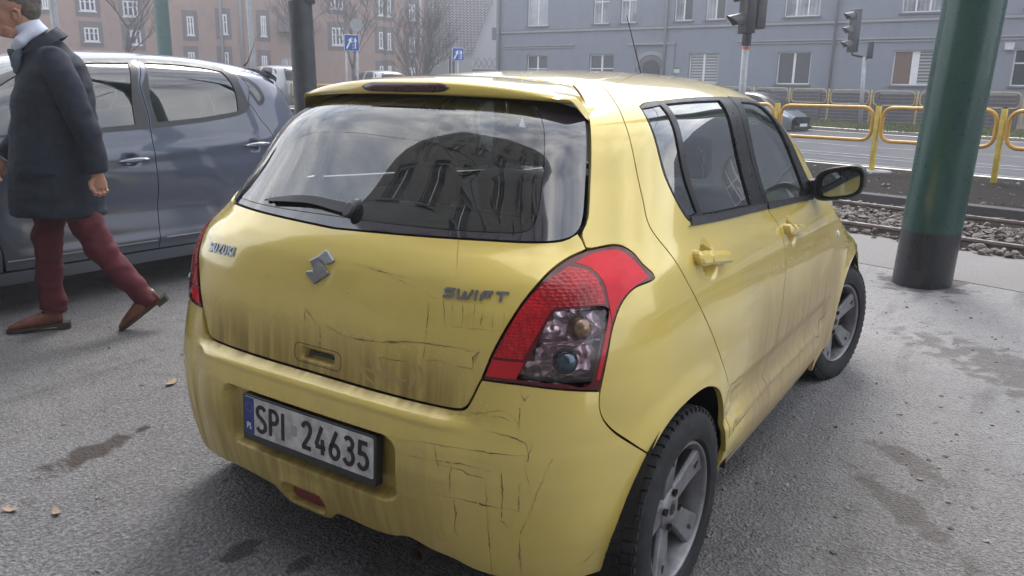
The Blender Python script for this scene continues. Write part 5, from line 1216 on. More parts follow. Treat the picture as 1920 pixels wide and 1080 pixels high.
gb_.boxp('alarm_box', U(.62), U(.30), 3.42, 3.68, 0, .14, simple('alarm_box', (.5, .48, .5), .5))
# brown house at the left
BW = plaster('brown_render', (.250, .172, .150), (.315, .222, .192), .35); BD = plaster('window_surround', (.12, .105, .105), (.15, .13, .13)); BWF = simple('old_white_frames', (.60, .60, .64), .6)
FA, FB = Vector((20.0, 58.0, 0)), Vector((46.2, 38.2, 0)); bb_ = Facade('tenement_house', (20, 58), (46.2, 38.2), .6, 16, BW, 10, 'long brown rendered tenement house with small white-framed windows')
BWIN = [(9.97, 10.87, 6.14, 7.09, 3, 0.6), (10.07, 10.91, 4.25, 5.12, 3, 0.6), (12.49, 13.39, 5.92, 6.89, 3, 0.6), (12.56, 13.43, 4.14, 5.06, 3, 0.6), (16.33, 16.76, 4.89, 6.09, 2, 0.6), (18.44, 18.89, 5.04, 6.33, 2, 0.6), (16.27, 16.67, 2.66, 3.78, 2, 0.6), (18.39, 18.85, 2.72, 3.85, 2, 0.6), (21.09, 21.44, 5.0, 6.35, 2, 0.6), (21.03, 21.39, 2.6, 3.69, 2, 0.6), (23.96, 24.29, 7.36, 8.6, 1, 0.6), (31.5, 31.94, 6.53, 7.64, 2, 0.6), (31.47, 31.91, 4.32, 5.34, 2, 0.6), (31.45, 31.89, 2.3, 3.18, 2, 0.6), (29.28, 29.59, 6.76, 7.89, 1, 0.6), (29.9, 30.17, 6.71, 7.85, 1, 0.6), (29.27, 29.54, 4.47, 5.62, 1, 0.6), (29.89, 30.13, 4.41, 5.57, 1, 0.6), (29.27, 29.54, 2.43, 3.23, 1, 0.6), (29.9, 30.13, 2.45, 3.25, 1, 0.6), (25.89, 26.75, 7.05, 8.37, 3, 0.6), (25.91, 26.7, 4.58, 5.78, 3, 0.6), (7.82, 8.18, 6.18, 7.35, 2, 0.6)]
for (u0, u1, v0, v1, cols, tr) in BWIN:
    bb_.boxp('window_surround', u0-.30, u1+.25, v0-.35, v1+.40, .0, .025, BD)
bb_.wall(0, bb_.L)
for (u0, u1, v0, v1, cols, tr) in BWIN: bb_.window(u0, u1, v0, v1, cols, tr, PANE, BWF, BWF, rec=-.09, fw_=.09)
bb_.boxp('balcony', 22.2, 24.6, 5.3, 6.3, 0, 1.0, BD); bb_.boxp('balcony', 22.2, 24.6, 1.9, 2.1, 0, 1.0, GL_)
tube('downpipe', [bb_.P(bb_.L-.5, 15, .1), bb_.P(bb_.L-.5, 1, .1)], .07, BWF, bb_.root, 8)
for u in (18.5, 19.8): tube('downpipe', [bb_.P(u, 15, .1), bb_.P(u, 1, .1)], .10, GL_, bb_.root, 8)
# tiled house
RT_ = NT('roof_tiles'); X, Y, Z = RT_.xyz(); w1 = RT_.math('SINE', RT_.math('MULTIPLY', Z, 30)); w2 = RT_.math('SINE', RT_.math('MULTIPLY', RT_.math('ADD', X, RT_.math('MULTIPLY', Y, -1)), 16))
f_ = RT_.map(RT_.math('MULTIPLY', w1, w2), -.5, .6); RT_.prin(RT_.mix(f_, (.10, .098, .108), (.27, .265, .285)), .7, normal=RT_.bump(RT_.math('ADD', w1, w2), .6, .05))
HW = plaster('house_plaster', (.30, .31, .33), (.34, .35, .37), .1)
hs2 = Facade('tiled_house', (47.6, 42.9), (51.45, 38.0), .7, 4.6, HW, 9, 'grey house with steep tiled roof and dormer between the two apartment houses')
for u0 in (4.35, 4.85, 5.35): hs2.window(u0-1.9, u0-1.68, 3.5, 4.15, 1, None, PANE)
hs2.window(4.35, 4.95, 2.9, 4.3, 2, None, PANE); hs2.wall(0, hs2.L)
bk = -4.6
GA = Vector((51.45, 38.0, 0)); GB = Vector((58.5, 34.2, 0)); o3 = Vector((hs2.a.x, hs2.a.y, hs2.z0))
def GP(u, z, o=0): p = GA+(GB-GA)*u; nn_ = Vector((-.475, -.88, 0)); return tuple(p+nn_*o+Vector((0, 0, z))-o3)
mesh_obj('roof', [hs2.P(-4, 4.55, .35), hs2.P(hs2.L+.1, 4.55, .35), GP(.42, 12.4, .25), hs2.P(-4, 12.4, bk), hs2.P(-4, 4.45, .35), hs2.P(hs2.L+.1, 4.45, .35)], [(0, 1, 2, 3), (0, 1, 5, 4)], RT_.m, hs2.root)
mesh_obj('gable_wall', [GP(0, .7), GP(0, 4.6), GP(.42, 12.2), GP(.84, 4.6), GP(.84, .7)], [(0, 1, 2, 3, 4)], HW, hs2.root)
for v_, o_ in ((5.6, .22), (8.4, .40)): mesh_obj('gable_window', [GP(o_, v_, .03), GP(o_+.06, v_, .03), GP(o_+.06, v_+.95, .03), GP(o_, v_+.95, .03)], [(0, 1, 2, 3)], PANE, hs2.root)
dm = mesh_obj('dormer', [hs2.P(-1, 5.3, -.2), hs2.P(3.2, 5.3, -.2), hs2.P(3.2, 7.0, -.2), hs2.P(-1, 7.0, -.2), hs2.P(-1, 7.25, .1), hs2.P(3.6, 7.25, .1), hs2.P(3.6, 7.6, -2.2), hs2.P(-1, 7.6, -2.2), hs2.P(3.2, 5.3, -1.0), hs2.P(3.2, 7.1, -2.2)], [(0, 1, 2, 3), (4, 5, 6, 7), (3, 2, 5, 4), (1, 8, 9, 2)], HW, hs2.root)
for u0 in (1.0, 1.7, 2.3): mesh_obj('dormer_window', [hs2.P(u0, 5.7, -.17), hs2.P(u0+.35, 5.7, -.17), hs2.P(u0+.35, 6.5, -.17), hs2.P(u0, 6.5, -.17)], [(0, 1, 2, 3)], PANE, hs2.root)
# lattice yard fence
o = empty('lattice_fence', (50.2, 36.4, .9), math.atan2(-3.2, 2.6)); tag(o, 'dark wooden yard fence with lattice top between the houses', 'fence')
WD = simple('dark_wood', (.07, .06, .065), .8)
for j in range(6): box('fence_board', (1.3, 0, .6+.32*j), (3.6, .04, .26), WD, o)
for j in range(9): tube('lattice_lath', [(-.4+.42*j, 0, 2.45), (.0+.42*j, 0, 3.2)], .02, WD, o, 4)
for j in range(9): tube('lattice_lath', [(.0+.42*j, 0.03, 2.45), (-.4+.42*j, 0.03, 3.2)], .02, WD, o, 4)
PDK = simple('pane_dim', (.03, .033, .036), .6, spec=.1)
# apartment block behind the camera, seen only as a reflection in the glass
RW = plaster('block_render', (.13, .125, .12), (.165, .16, .155), .2)
rb = Facade('tower_block', (-10.2, -34), (-6.8, 12.5), 0, 28, RW, 11, 'brown-grey apartment block whose windows are reflected in the rear window', 'building')
for fl in range(9):
    for k in range(14): rb.window(1.2+3.3*k, 2.8+3.3*k, 1.0+2.85*fl, 2.5+2.85*fl, 2, None, PDK, sill=GD)
rb.wall(0, rb.L)
# bare trees
BK = simple('winter_bark', (.075, .068, .070), .9, var=.3)
def tree(x, y, h, r, lean, seed, lab, spread=.5, levels=5, bush=False, grp=None):
    rn = random.Random(seed); z0 = float(hgt(x, y)); T_ = Geo(); Cg = Geo()
    root = empty('bare_tree', (x, y, z0)); tag(root, lab, 'tree', grp)
    def br(p, d, L, rr, lv):
        n = 4; pts = [p]; q = p.copy(); dd = d.copy()
        for i in range(n):
            dd = (dd+Vector((rn.uniform(-.22, .22), rn.uniform(-.22, .22), rn.uniform(-.05, .16)))).normalized(); q = q+dd*L/n; pts.append(q.copy())
        rs = [max(.006, rr*(1-.45*i/n)) for i in range(n+1)]; (T_ if lv == 0 else Cg).tube(pts, rs, 8 if lv < 2 else (5 if lv < 4 else 3))
        if lv >= levels: return
        for k in range(rn.choice((3, 4)) if lv > 0 else rn.choice((4, 5))):
            i = rn.randint(1 if lv else 2, n); a = rn.uniform(0, 6.28); s_ = rn.uniform(.35, spread+.35); nd = (dd+Vector((math.cos(a)*s_, math.sin(a)*s_, rn.uniform(-.1, .35)))).normalized()
            br(pts[i], nd, L*rn.uniform(.55, .78), max(.007, rs[i]*rn.uniform(.45, .7)), lv+1)
    if bush:
        for k in range(9): a = rn.uniform(0, 6.28); br(Vector((0, 0, 0)), Vector((math.cos(a)*rn.uniform(.15, .6), math.sin(a)*rn.uniform(.15, .6), 1)).normalized(), h*.42, r, 1)
        Cg.obj('crown', BK, root, True); T_ = None
    else: br(Vector((0, 0, 0)), Vector(lean).normalized(), h*.42, r, 0); T_.obj('trunk', BK, root, True); Cg.obj('crown', BK, root, True)
    return root
TG = 'bare trees before the brown tenement house'
tree(18.6, 36.2, 9, .16, (-.25, .25, 1), 3, 'bare tree with leaning forked trunk behind the walking man\'s shoulder', grp=TG)
tree(20.8, 34.8, 8, .13, (-.05, .05, 1), 8, 'bare tree with crooked trunk over the roof of the dark car', grp=TG)
tree(27.5, 31.0, 8, .12, (0.05, .05, 1), 21, 'bare tree left of the dark pole beside the lamp post', grp=TG)
tree(29.5, 29.2, 8, .10, (0, 0, 1), 34, 'bare tree just behind the dark pole', grp=TG)
tree(31.5, 26.5, 6.2, .045, (0, 0, 1), 13, 'broad bare bush with fine upright twigs beside the blue sign', bush=True, spread=.45)

# ------------------------------------------------------------------ the dark parked car
KB = Body(2.0,
 tab([.1,.3,.6,.8,1.0,1.2,1.35,1.5,1.65],[.14,.05,.02,.03,.05,.10,.16,.25,.36]),
 tab([.10,.3,.55,.70,.8,.95,1.1,1.6],[4.0,4.06,4.06,4.0,3.9,3.6,3.3,2.8],sm=14),
 tab([.10,.2,.35,.5,.68,.85,.95,1.05,1.10,1.3,1.5,1.7],[.83,.86,.875,.88,.885,.875,.86,.84,.83,.775,.72,.66]),
 tab([-.5,.5,1.2,2.2,3.0,3.5,4.0],[.96,.99,1.0,1.0,.98,.95,.9]),
 tab([0,.3,.6,1.0,1.5,2.0,2.4,2.8,3.1,3.4,3.6,3.8,4.0],[1.56,1.61,1.64,1.665,1.675,1.66,1.59,1.46,1.30,1.12,1.02,.95,.8],sm=10),
 tab([0,4],[.12,.12]),
 tab([0,.5,2.0,2.6,3.2,3.6,4.0],[1.15,1.15,1.15,1.05,.85,.65,.4],sm=10),
 tab([.2,1.6],[8,6]), tab([.2,.9,1.2,1.5],[5,5,4.8,5.5]))
def k_off(s, t):
    a = np.abs(s); d = 0
    for cs, ct, r in ((1.17, .30, .36), (3.70, .30, .36)):
        rr = np.hypot(a-cs, t-ct)-r; d = d+.014*sst(.07, .0, rr)
    door = sst(1.55, 1.75, a)*sst(3.2, 3.0, a)
    d = d-door*(.028*np.exp(-((t-.60-.03*(a-2.2))/.13)**2))+door*.012*np.exp(-((t-.37)/.03)**2)
    d = d+.010*np.exp(-((t-(1.02-.06*(a-1.2)))/.05)**2)*sst(.9, 1.2, a)
    for cs, ct in ((1.245, .985), (2.315, .925)):
        e = np.hypot((a-cs)/.07, (t-ct)/.055); d = d-.026*sst(1.0, .2, e)
    return d
def f_k(s, t, off=0.):
    s = np.asarray(s, float); t = np.asarray(t, float); return KB(s, t, k_off(s, t)+off)
def kpaint(name, col, metal=.35, rough=.32):
    t = NT(name); X, Y, Z = t.xyz(); d = t.math('MULTIPLY', t.map(Z, .75, .25), t.map(t.noise(3, 5, .6), .25, .7, .3, 1.0))
    c = t.mix(t.math('MULTIPLY', d, .45), col, (.12, .115, .11)); return t.prin(c, t.mixf(d, rough, .55), metal, .5, 1.0, t.mixf(d, .03, .25))
KP = kpaint('dark_blue_grey_paint', (.070, .084, .125)); KT = simple('mpv_black_trim', (.035, .037, .042), .45)
kia = empty('parked_car', (3.60, 4.50, 0), math.pi, label='dark blue-grey parked compact people carrier behind the walking man', cat='car')
kdoor1 = [(2.020, 1.683), (2.075, 1.52), (2.118, 1.417), (2.112, 1.221), (2.121, 1.117), (2.130, .95), (2.130, .692), (2.148, .464), (2.163, .29)]
kdtop = [(1.19, 1.52), (1.34, 1.600), (1.62, 1.668), (2.02, 1.683)]
kdtop2 = [(2.02, 1.683), (2.39, 1.656), (2.75, 1.592), (3.05, 1.48), (3.28, 1.33), (3.46, 1.16), (3.50, 1.05)]
krs = [(1.19, 1.52), (1.12, 1.42), (1.18, 1.30), (1.154, 1.27), (1.10, 1.171), (1.046, 1.097), (1.030, 1.017), (1.06, .88), (1.20, .74), (1.34, .66)]
karch = [(1.17+.36*math.cos(rad(a)), .30+.36*math.sin(rad(a))) for a in range(62, -8, -10)]
kbot = [(1.55, .285), (1.9, .288), (2.163, .29)]
krdoor = np.vstack([spline(krs)[:-1], spline([(1.34, .655)]+karch+[(1.545, .29)])[:-1], spline(kbot)[:-1], spline(kdoor1[::-1])[:-1], spline(kdtop[::-1])[:-1]])
kfs = [(3.50, 1.05), (3.33, .95), (3.28, .80), (3.27, .60), (3.20, .45), (3.18, .29)]
kfdoor = np.vstack([spline(kdoor1)[:-1], spline([(2.163, .29), (3.18, .29)])[:-1], spline(kfs[::-1])[:-1], spline(kdtop2[::-1])[:-1]])
krw = loop([(2.005, 1.603), (1.70, 1.600), (1.36, 1.551)], [(1.36, 1.551), (1.30, 1.40), (1.325, 1.241)], [(1.325, 1.241), (1.68, 1.199), (2.055, 1.172)], [(2.055, 1.172), (2.065, 1.35), (2.005, 1.603)])
kfw = loop([(2.13, 1.597), (2.42, 1.582), (2.78, 1.525), (3.05, 1.38), (3.30, 1.16), (3.32, 1.10)], [(3.32, 1.10), (2.884, 1.117), (2.415, 1.149), (2.225, 1.160)], [(2.225, 1.16), (2.20, 1.35), (2.13, 1.597)])
kqw = loop([(1.24, 1.505), (1.12, 1.470), (1.035, 1.41), (1.005, 1.345), (1.03, 1.312), (1.06, 1.305)], [(1.06, 1.305), (1.12, 1.40), (1.24, 1.505)])
krear = np.vstack([[(.0, 1.05)], spline([(.75, 1.05), (.80, 1.20), (.86, 1.45), (.93, 1.60), (1.1, 1.72), (1.4, 1.80), (1.62, 1.82)]), spline([(1.62, 1.668), (1.34, 1.600), (1.19, 1.52)]), spline(krs)[1:-1], spline([(1.34, .655)]+[(1.17+.36*math.cos(rad(a)), .30+.36*math.sin(rad(a))) for a in range(72, 190, 10)]), spline([(.80, .25), (0, .24)])])
kroof = loop([(.30, 0), (.36, -.40), (.50, -.56)], [(.50, -.56), (1.2, -.60), (1.8, -.60), (2.25, -.61)], [(2.25, -.61), (2.36, -.3), (2.4, 0)], sy2([(2.25, -.61), (2.36, -.3), (2.4, 0)]), sy2([(.50, -.56), (1.2, -.60), (1.8, -.60), (2.25, -.61)]), sy2([(.30, 0), (.36, -.40), (.50, -.56)]))
def f_ktop(x, y, off=0.):
    x = np.asarray(x, float); y = np.asarray(y, float); zo = KB.ZO(x); lo = np.full(x.shape, .45)+0*y; hi = lo+1.4
    for i in range(24):
        m = (lo+hi)/2; v = KB.F(x, y, m, zo); lo = np.where(v < 0, m, lo); hi = np.where(v < 0, hi, m)
    return np.stack([x+0*lo, y+0*lo, lo+off], -1)
KL = ([], [])
full_side = np.vstack([spline([(.80, .26), (.92, 1.62), (1.30, 1.79), (2.4, 1.80), (3.0, 1.62)]), spline([(3.55, 1.12), (3.75, 1.0)]), spline([(4.30, .90), (4.30, .25)])])
# one tailored hull behind the doors
for sg in (1, -1):
    m = (lambda P: P) if sg == 1 else mir
    st = .06 if sg == 1 else .032
    rd = panel('rear_door', KB, f_k, m(krdoor), KP, kia, holes=[m(krw)], step=st, gap=.003, liner=KL)
    fd = panel('front_door', KB, f_k, m(kfdoor), KP, kia, holes=[m(kfw)], step=st, gap=.003, liner=KL)
    qp = panel('rear_wing', KB, f_k, m(krear[1:-1] if False else np.vstack([spline([(.62, .24), (.62, 1.08), (.66, 1.30), (.72, 1.52), (.80, 1.66)]), krear[1:][krear[1:][:, 0] > .86]])), KP, kia, holes=[m(inset(kqw, -.028))], step=st, gap=.003, liner=KL)
    panel('quarter_glass', KB, f_k, m(kqw), M_['kglass'], qp, step=.05, gap=0, rim=0, extra=-.004)
    panel('glass_surround', KB, f_k, m(inset(kqw, -.028)), KT, qp, holes=[m(kqw)], step=.05, gap=0, rim=.01, extra=-.001)
    for dr, hole, nm in ((rd, krw, 'r'), (fd, kfw, 'f')):
        panel('window_glass', KB, f_k, m(hole), M_['kglass'], dr, step=.06, gap=0, rim=0, extra=-.006)
    # door edge window surround, matt grey
    panel('window_surround', KB, f_k, m(np.vstack([spline([(1.20, 1.51), (1.35, 1.588), (1.62, 1.652), (2.03, 1.667)]), spline([(2.105, 1.417), (2.100, 1.221), (2.108, 1.13)]), spline([(1.68, 1.165), (1.30, 1.215), (1.18, 1.27)])])), KT, rd, holes=[m(krw)], step=.05, gap=0, rim=0, extra=.0025)
    panel('window_surround', KB, f_k, m(np.vstack([spline([(2.04, 1.667), (2.39, 1.640), (2.74, 1.577), (3.04, 1.465), (3.26, 1.32), (3.44, 1.15), (3.46, 1.06)]), spline([(2.884, 1.085), (2.415, 1.115), (2.13, 1.13)]), spline([(2.124, 1.221), (2.13, 1.417), (2.085, 1.55)])])), KT, fd, holes=[m(kfw)], step=.05, gap=0, rim=0, extra=.0025)
    panel('sill', KB, f_k, m(np.vstack([spline([(1.56, .283), (3.28, .283)]), spline([(3.30, .20), (1.54, .20)])])), KP, kia, step=.05)
    raise_ribbons('sill_trim', [(np.array([(1.60*sg, .352), (2.12*sg, .360)]), np.array([(1.60*sg, .346), (2.12*sg, .354)])), (np.array([(2.17*sg, .360), (3.19*sg, .344)]), np.array([(2.17*sg, .354), (3.19*sg, .338)]))], lambda u, v, o: f_k(u, v, o), M_['chrome'], kia, 0, .006) if False else None
    for dr, a0, a1, t0 in ((rd, 1.61, 2.11, .366), (fd, 2.18, 3.17, .352)):
        us = np.linspace(a0, a1, 10)*sg; raise_ribbons('chrome_strip', [(np.stack([us, np.full(10, t0)+.004], 1), np.stack([us, np.full(10, t0)-.003], 1))], lambda u, v, o: f_k(u, v, o), simple('strip_bright', (.5, .52, .55), .35, metal=.5) if 'strip_bright' not in bpy.data.materials else bpy.data.materials['strip_bright'], dr, 0, .005)
    fr_ = np.vstack([spline([(3.50, 1.05), (3.7, .98), (3.95, .93), (4.35, .86)]), spline([(4.35, .86), (4.35, .24)])[1:], spline([(4.10, .24)]+[(3.70+.36*math.cos(rad(a)), .30+.36*math.sin(rad(a))) for a in range(-5, 188, 12)]), spline([(3.20, .29)]+kfs[::-1][1:])])
    panel('front_wing', KB, f_k, m(fr_), KP, kia, step=.07, liner=KL)
    for dr, a, b, c in ((rd, (1.105, .994), (1.37, .986), 0), (fd, (2.185, .930), (2.42, .921), 0)):
        P = [(a[0]+(b[0]-a[0])*u, a[1]+(b[1]-a[1])*u+.016*math.sin(math.pi*u)**.6) for u in np.linspace(0, 1, 12)]+[(a[0]+(b[0]-a[0])*u, a[1]+(b[1]-a[1])*u-.016*math.sin(math.pi*u)**.6) for u in np.linspace(1, 0, 12)[1:-1]]
        poly_plate('door_handle', m(np.array(P)), lambda u, v, o: KB(np.asarray(u), np.asarray(v), o), KP, dr, .012, .040, .008)
rg = loop([(0, 1.10), (.55, 1.10), (.60, 1.13)], [(.60, 1.13), (.66, 1.32), (.70, 1.48)], [(.70, 1.48), (.4, 1.54), (0, 1.55)]); rgf = np.vstack([rg, mir(rg)[::-1]])
rgo = loop([(0, 1.10), (.55, 1.10), (.60, 1.13)], [(.60, 1.13), (.66, 1.32), (.70, 1.48)], [(.70, 1.48), (.4, 1.54), (0, 1.55)])
half = [(0, 1.10), (.56, 1.10), (.61, 1.14), (.66, 1.32), (.70, 1.50)]; hh = np.vstack([spline(half), spline([(.70, 1.50), (0, 1.56)])[1:-1]])
panel('rear_window', KB, f_k, np.vstack([spline(half)[::1], spline([(.70, 1.50), (-.70, 1.50)])[1:-1], spline(mir(half)[::-1])]), M_['kglass'], kia, step=.07, gap=.003, rim=0)
panel('tailgate', KB, f_k, np.vstack([spline([(-.615, .26), (.615, .26)])[:-1], spline([(.615, .26), (.615, 1.08)])[:-1], spline([(.615, 1.14), (.56, 1.10), (0, 1.10), (-.56, 1.10), (-.615, 1.14)])[:-1], spline([(-.615, 1.08), (-.615, .26)])[:-1]]), KP, kia, step=.06)
panel('roof', TOPB, f_ktop, kroof, KP, kia, step=.06, gap=.002)
for sg in (1, -1):
    rl = np.array([(.30, -.50), (.45, -.545), (1.2, -.590), (2.25, -.600), (2.27, -.625), (1.2, -.635), (.8, -.63), (.5, -.61), (.36, -.58)]); rl[:, 1] *= sg
    panel('roof_edge', TOPB, f_ktop, rl, KP, kia, step=.05, gap=0, rim=0, extra=-.004)
V = []; 
for i, y in enumerate(np.linspace(-.60, .60, 21)):
    k = (abs(y)/.6)**3; x0 = .21+.14*k; z0 = 1.570-.05*k; V += [(.42, y, 1.590-.035*k), (x0+.06, y, z0+.003), (x0, y, z0-.012), (x0+.01, y, z0-.05)]
Fc = [(i*4+k, i*4+k+1, i*4+k+5, i*4+k+4) for i in range(20) for k in range(3)]+[(0, 1, 2, 3), (83, 82, 81, 80)]; mesh_obj('roof_spoiler', V, Fc, KP, kia)
wlk = loop([(2.38, 0), (2.36, -.3), (2.28, -.60)], [(2.28, -.60), (2.8, -.68), (3.3, -.72)], [(3.3, -.72), (3.5, -.4), (3.55, 0)], sy2([(3.3, -.72), (3.5, -.4), (3.55, 0)]), sy2([(2.28, -.60), (2.8, -.68), (3.3, -.72)]), sy2([(2.38, 0), (2.36, -.3), (2.28, -.60)]))
panel('windscreen', TOPB, f_ktop, wlk, M_['kglass'], kia, step=.09, gap=0, rim=0)
Vl = []; Fl = []
for A, T in zip(*KL): k = len(Vl); Vl += [tuple(v) for v in A.reshape(-1, 3)]; Fl += [tuple(int(i)+k for i in f) for f in T]
mesh_obj('inner_lining', Vl, Fl, M_['liner'], kia, True)
box('floor_pan', (2.05, 0, .26), (3.6, 1.4, .12), M_['liner'], kia); tube('aerial', [(.52, .40, 1.60), (.48, .40, 1.63), (.36, .38, 1.84)], [.007, .005, .003], M_['black'], kia, 6)
for x in (1.35, 2.3):
    for y in (-.40, .40):
        bm = bmesh.new(); add_box(bm, (x, y, .62), (.5, .5, .2), None, .05); add_box(bm, (x-.24, y, .95), (.14, .48, .62), rot_y(-.2), .05, 3); add_box(bm, (x-.33, y, 1.34), (.09, .26, .18), rot_y(-.15), .04, 3); bm_obj('seat', bm, M_['interior'], kia, True, 50)
for x0 in (.72, 3.25):
    for sg in (1, -1):
        V, Fc = lathe_geo([(.20, .09), (.24, .10), (.28, .09), (.305, .06), (.305, -.06), (.26, -.09), (.2, -.08)], 40, 'y'); w0 = mesh_obj('wheel', [(v[0]+x0, sg*(.78+v[1]), v[2]+.305) for v in V], Fc, M_['rubber'], kia, True)
        g = Geo()
        for k in range(7):
            R_ = Matrix.Rotation(2*math.pi*k/7, 3, 'Y'); g.box(R_ @ Vector((.10, 0, 0)), (.20, .03, .035), R_)
        V, Fc = lathe_geo([(.205, .0), (.195, .012), (.19, -.04)], 40, 'y'); g.add(V, Fc); mesh_obj('rim', [(v[0]+x0, sg*(.85+v[1]), v[2]+.305) for v in g.V], g.F, M_['alloy'], w0)
        g = Geo(); V = []
        for k in range(21): a = rad(-5+190*k/20); V += [(x0+.365*math.cos(a), sg*.87, .30+.365*math.sin(a)), (x0+.365*math.cos(a), sg*.5, .30+.365*math.sin(a))]
        g.add(V, [(2*k, 2*k+1, 2*k+3, 2*k+2) for k in range(20)]); g.add([(x0+.365*math.cos(rad(a)), sg*.55, .30+.365*math.sin(rad(a))) for a in range(-5, 186, 10)], [tuple(range(20))]); g.obj('wheel_housing', M_['liner'], kia, True)

# ------------------------------------------------------------------ simple distant cars
def far_car(name, loc, rz, col, lab, sc=1.0, grp=None):
    root = empty(name, loc, rz); root.scale = (sc, sc, sc); tag(root, lab, 'car', grp); pm_ = kpaint('car_paint_'+str(len(bpy.data.materials)), col)
    s, t = np.meshgrid(np.linspace(-4.40, 4.40, 121), np.concatenate([np.linspace(.22, 1.15, 18), np.linspace(1.2, 2.28, 22)])); X = KB(s, t); ns = s.shape[1]; Fc = []
    def arch(c): return any(math.hypot(abs(c[0])-a, c[1]-.30) < .33 for a in (1.17, 3.70)) 
    for i in range(s.shape[0]-1):
        for j in range(ns-1):
            c = ((s[i, j]+s[i, j+1])/2, (t[i, j]+t[i+1, j])/2)
            if not arch(c): Fc.append((i*ns+j, i*ns+j+1, (i+1)*ns+j+1, (i+1)*ns+j))
    mesh_obj('body', X.reshape(-1, 3), Fc, pm_, root, True)
    for sg in (1, -1):
        m = (lambda P: P) if sg == 1 else mir
        for nm, lp in (('rear_side_window', krw), ('front_side_window', kfw), ('quarter_window', kqw)): panel(nm, KB, KB, m(lp), M_['gloss_black'], root, step=.09, gap=0, rim=.004, extra=.006)
    panel('windscreen', TOPB, f_ktop, wlk, M_['gloss_black'], root, step=.12, gap=0, rim=.004, extra=.008)
    panel('rear_window', KB, KB, np.vstack([spline(half), spline([(.70, 1.50), (-.70, 1.50)])[1:-1], spline(mir(half)[::-1])]), M_['gloss_black'], root, step=.1, gap=0, rim=.004, extra=.006)
    for sg in (1, -1):
        hl = np.array([(3.78, .88), (4.02, .86), (4.20, .80), (4.30, .74), (4.22, .70), (4.00, .76), (3.82, .82)]); panel('headlight', KB, KB, hl if sg == 1 else mir(hl), simple('headlight_glass', (.45, .48, .52), .15, metal=.4, coat=1.0) if 'headlight_glass' not in bpy.data.materials else bpy.data.materials['headlight_glass'], root, step=.07, gap=0, rim=.004, extra=.010)
        for x0 in (.72, 3.25):
            V, Fc = lathe_geo([(0, .05), (.19, .06), (.20, .09), (.28, .09), (.305, .06), (.305, -.06), (0, -.08)], 28, 'y'); mesh_obj('wheel', [(v[0]+x0, sg*(.78+v[1]), v[2]+.305) for v in V], Fc, M_['rubber'], root, True)
    box('grille', (4.065, 0, .60), (.03, .95, .26), M_['gloss_black'], root, bev=.01); box('lower_grille', (4.06, 0, .32), (.04, 1.2, .14), M_['black'], root, bev=.01); box('front_plate', (4.085, 0, .42), (.02, .5, .11), M_['white'], root)
    return root
x, y = 22.75, 4.55; z_ = float(hgt(x, y))-.02
dvc = math.atan2(-TT[1], -TT[0]); hx, hy = math.cos(dvc), math.sin(dvc)
far_car('moving_car', (x-4.05*.74*hx, y-4.05*.74*hy, z_), dvc, (.14, .16, .20), 'grey-blue car nosing out from behind the yellow car on the road', .74)
dl = math.atan2(TT[1], TT[0])
for (px_, py_, col, lab, sc, rz_) in ((14.9, 20.9, (.04, .045, .055), 'dark car with pale roof parked left of the dark pole', .95, dl), (19.6, 21.9, (.30, .31, .33), 'silver car roof between the dark pole and the yellow roof', 1.0, dl+.2), (25.5, 22.6, (.35, .36, .38), 'light car roof just showing over the yellow spoiler', .95, dl)):
    z_ = float(hgt(px_, py_))+.1; far_car('distant_car', (px_, py_, z_), rz_, col, lab, sc, 'cars on the far side of the tram track')

# ------------------------------------------------------------------ the walking man
MO = Vector((.97, 3.03, 0)); MF = Vector((-.875, .484, 0)).normalized(); ML = Vector((-MF.y, MF.x, 0))
man = empty('person', MO, math.atan2(MF.y, MF.x), label='walking man in long navy coat, burgundy trousers and brown leather shoes', cat='person')
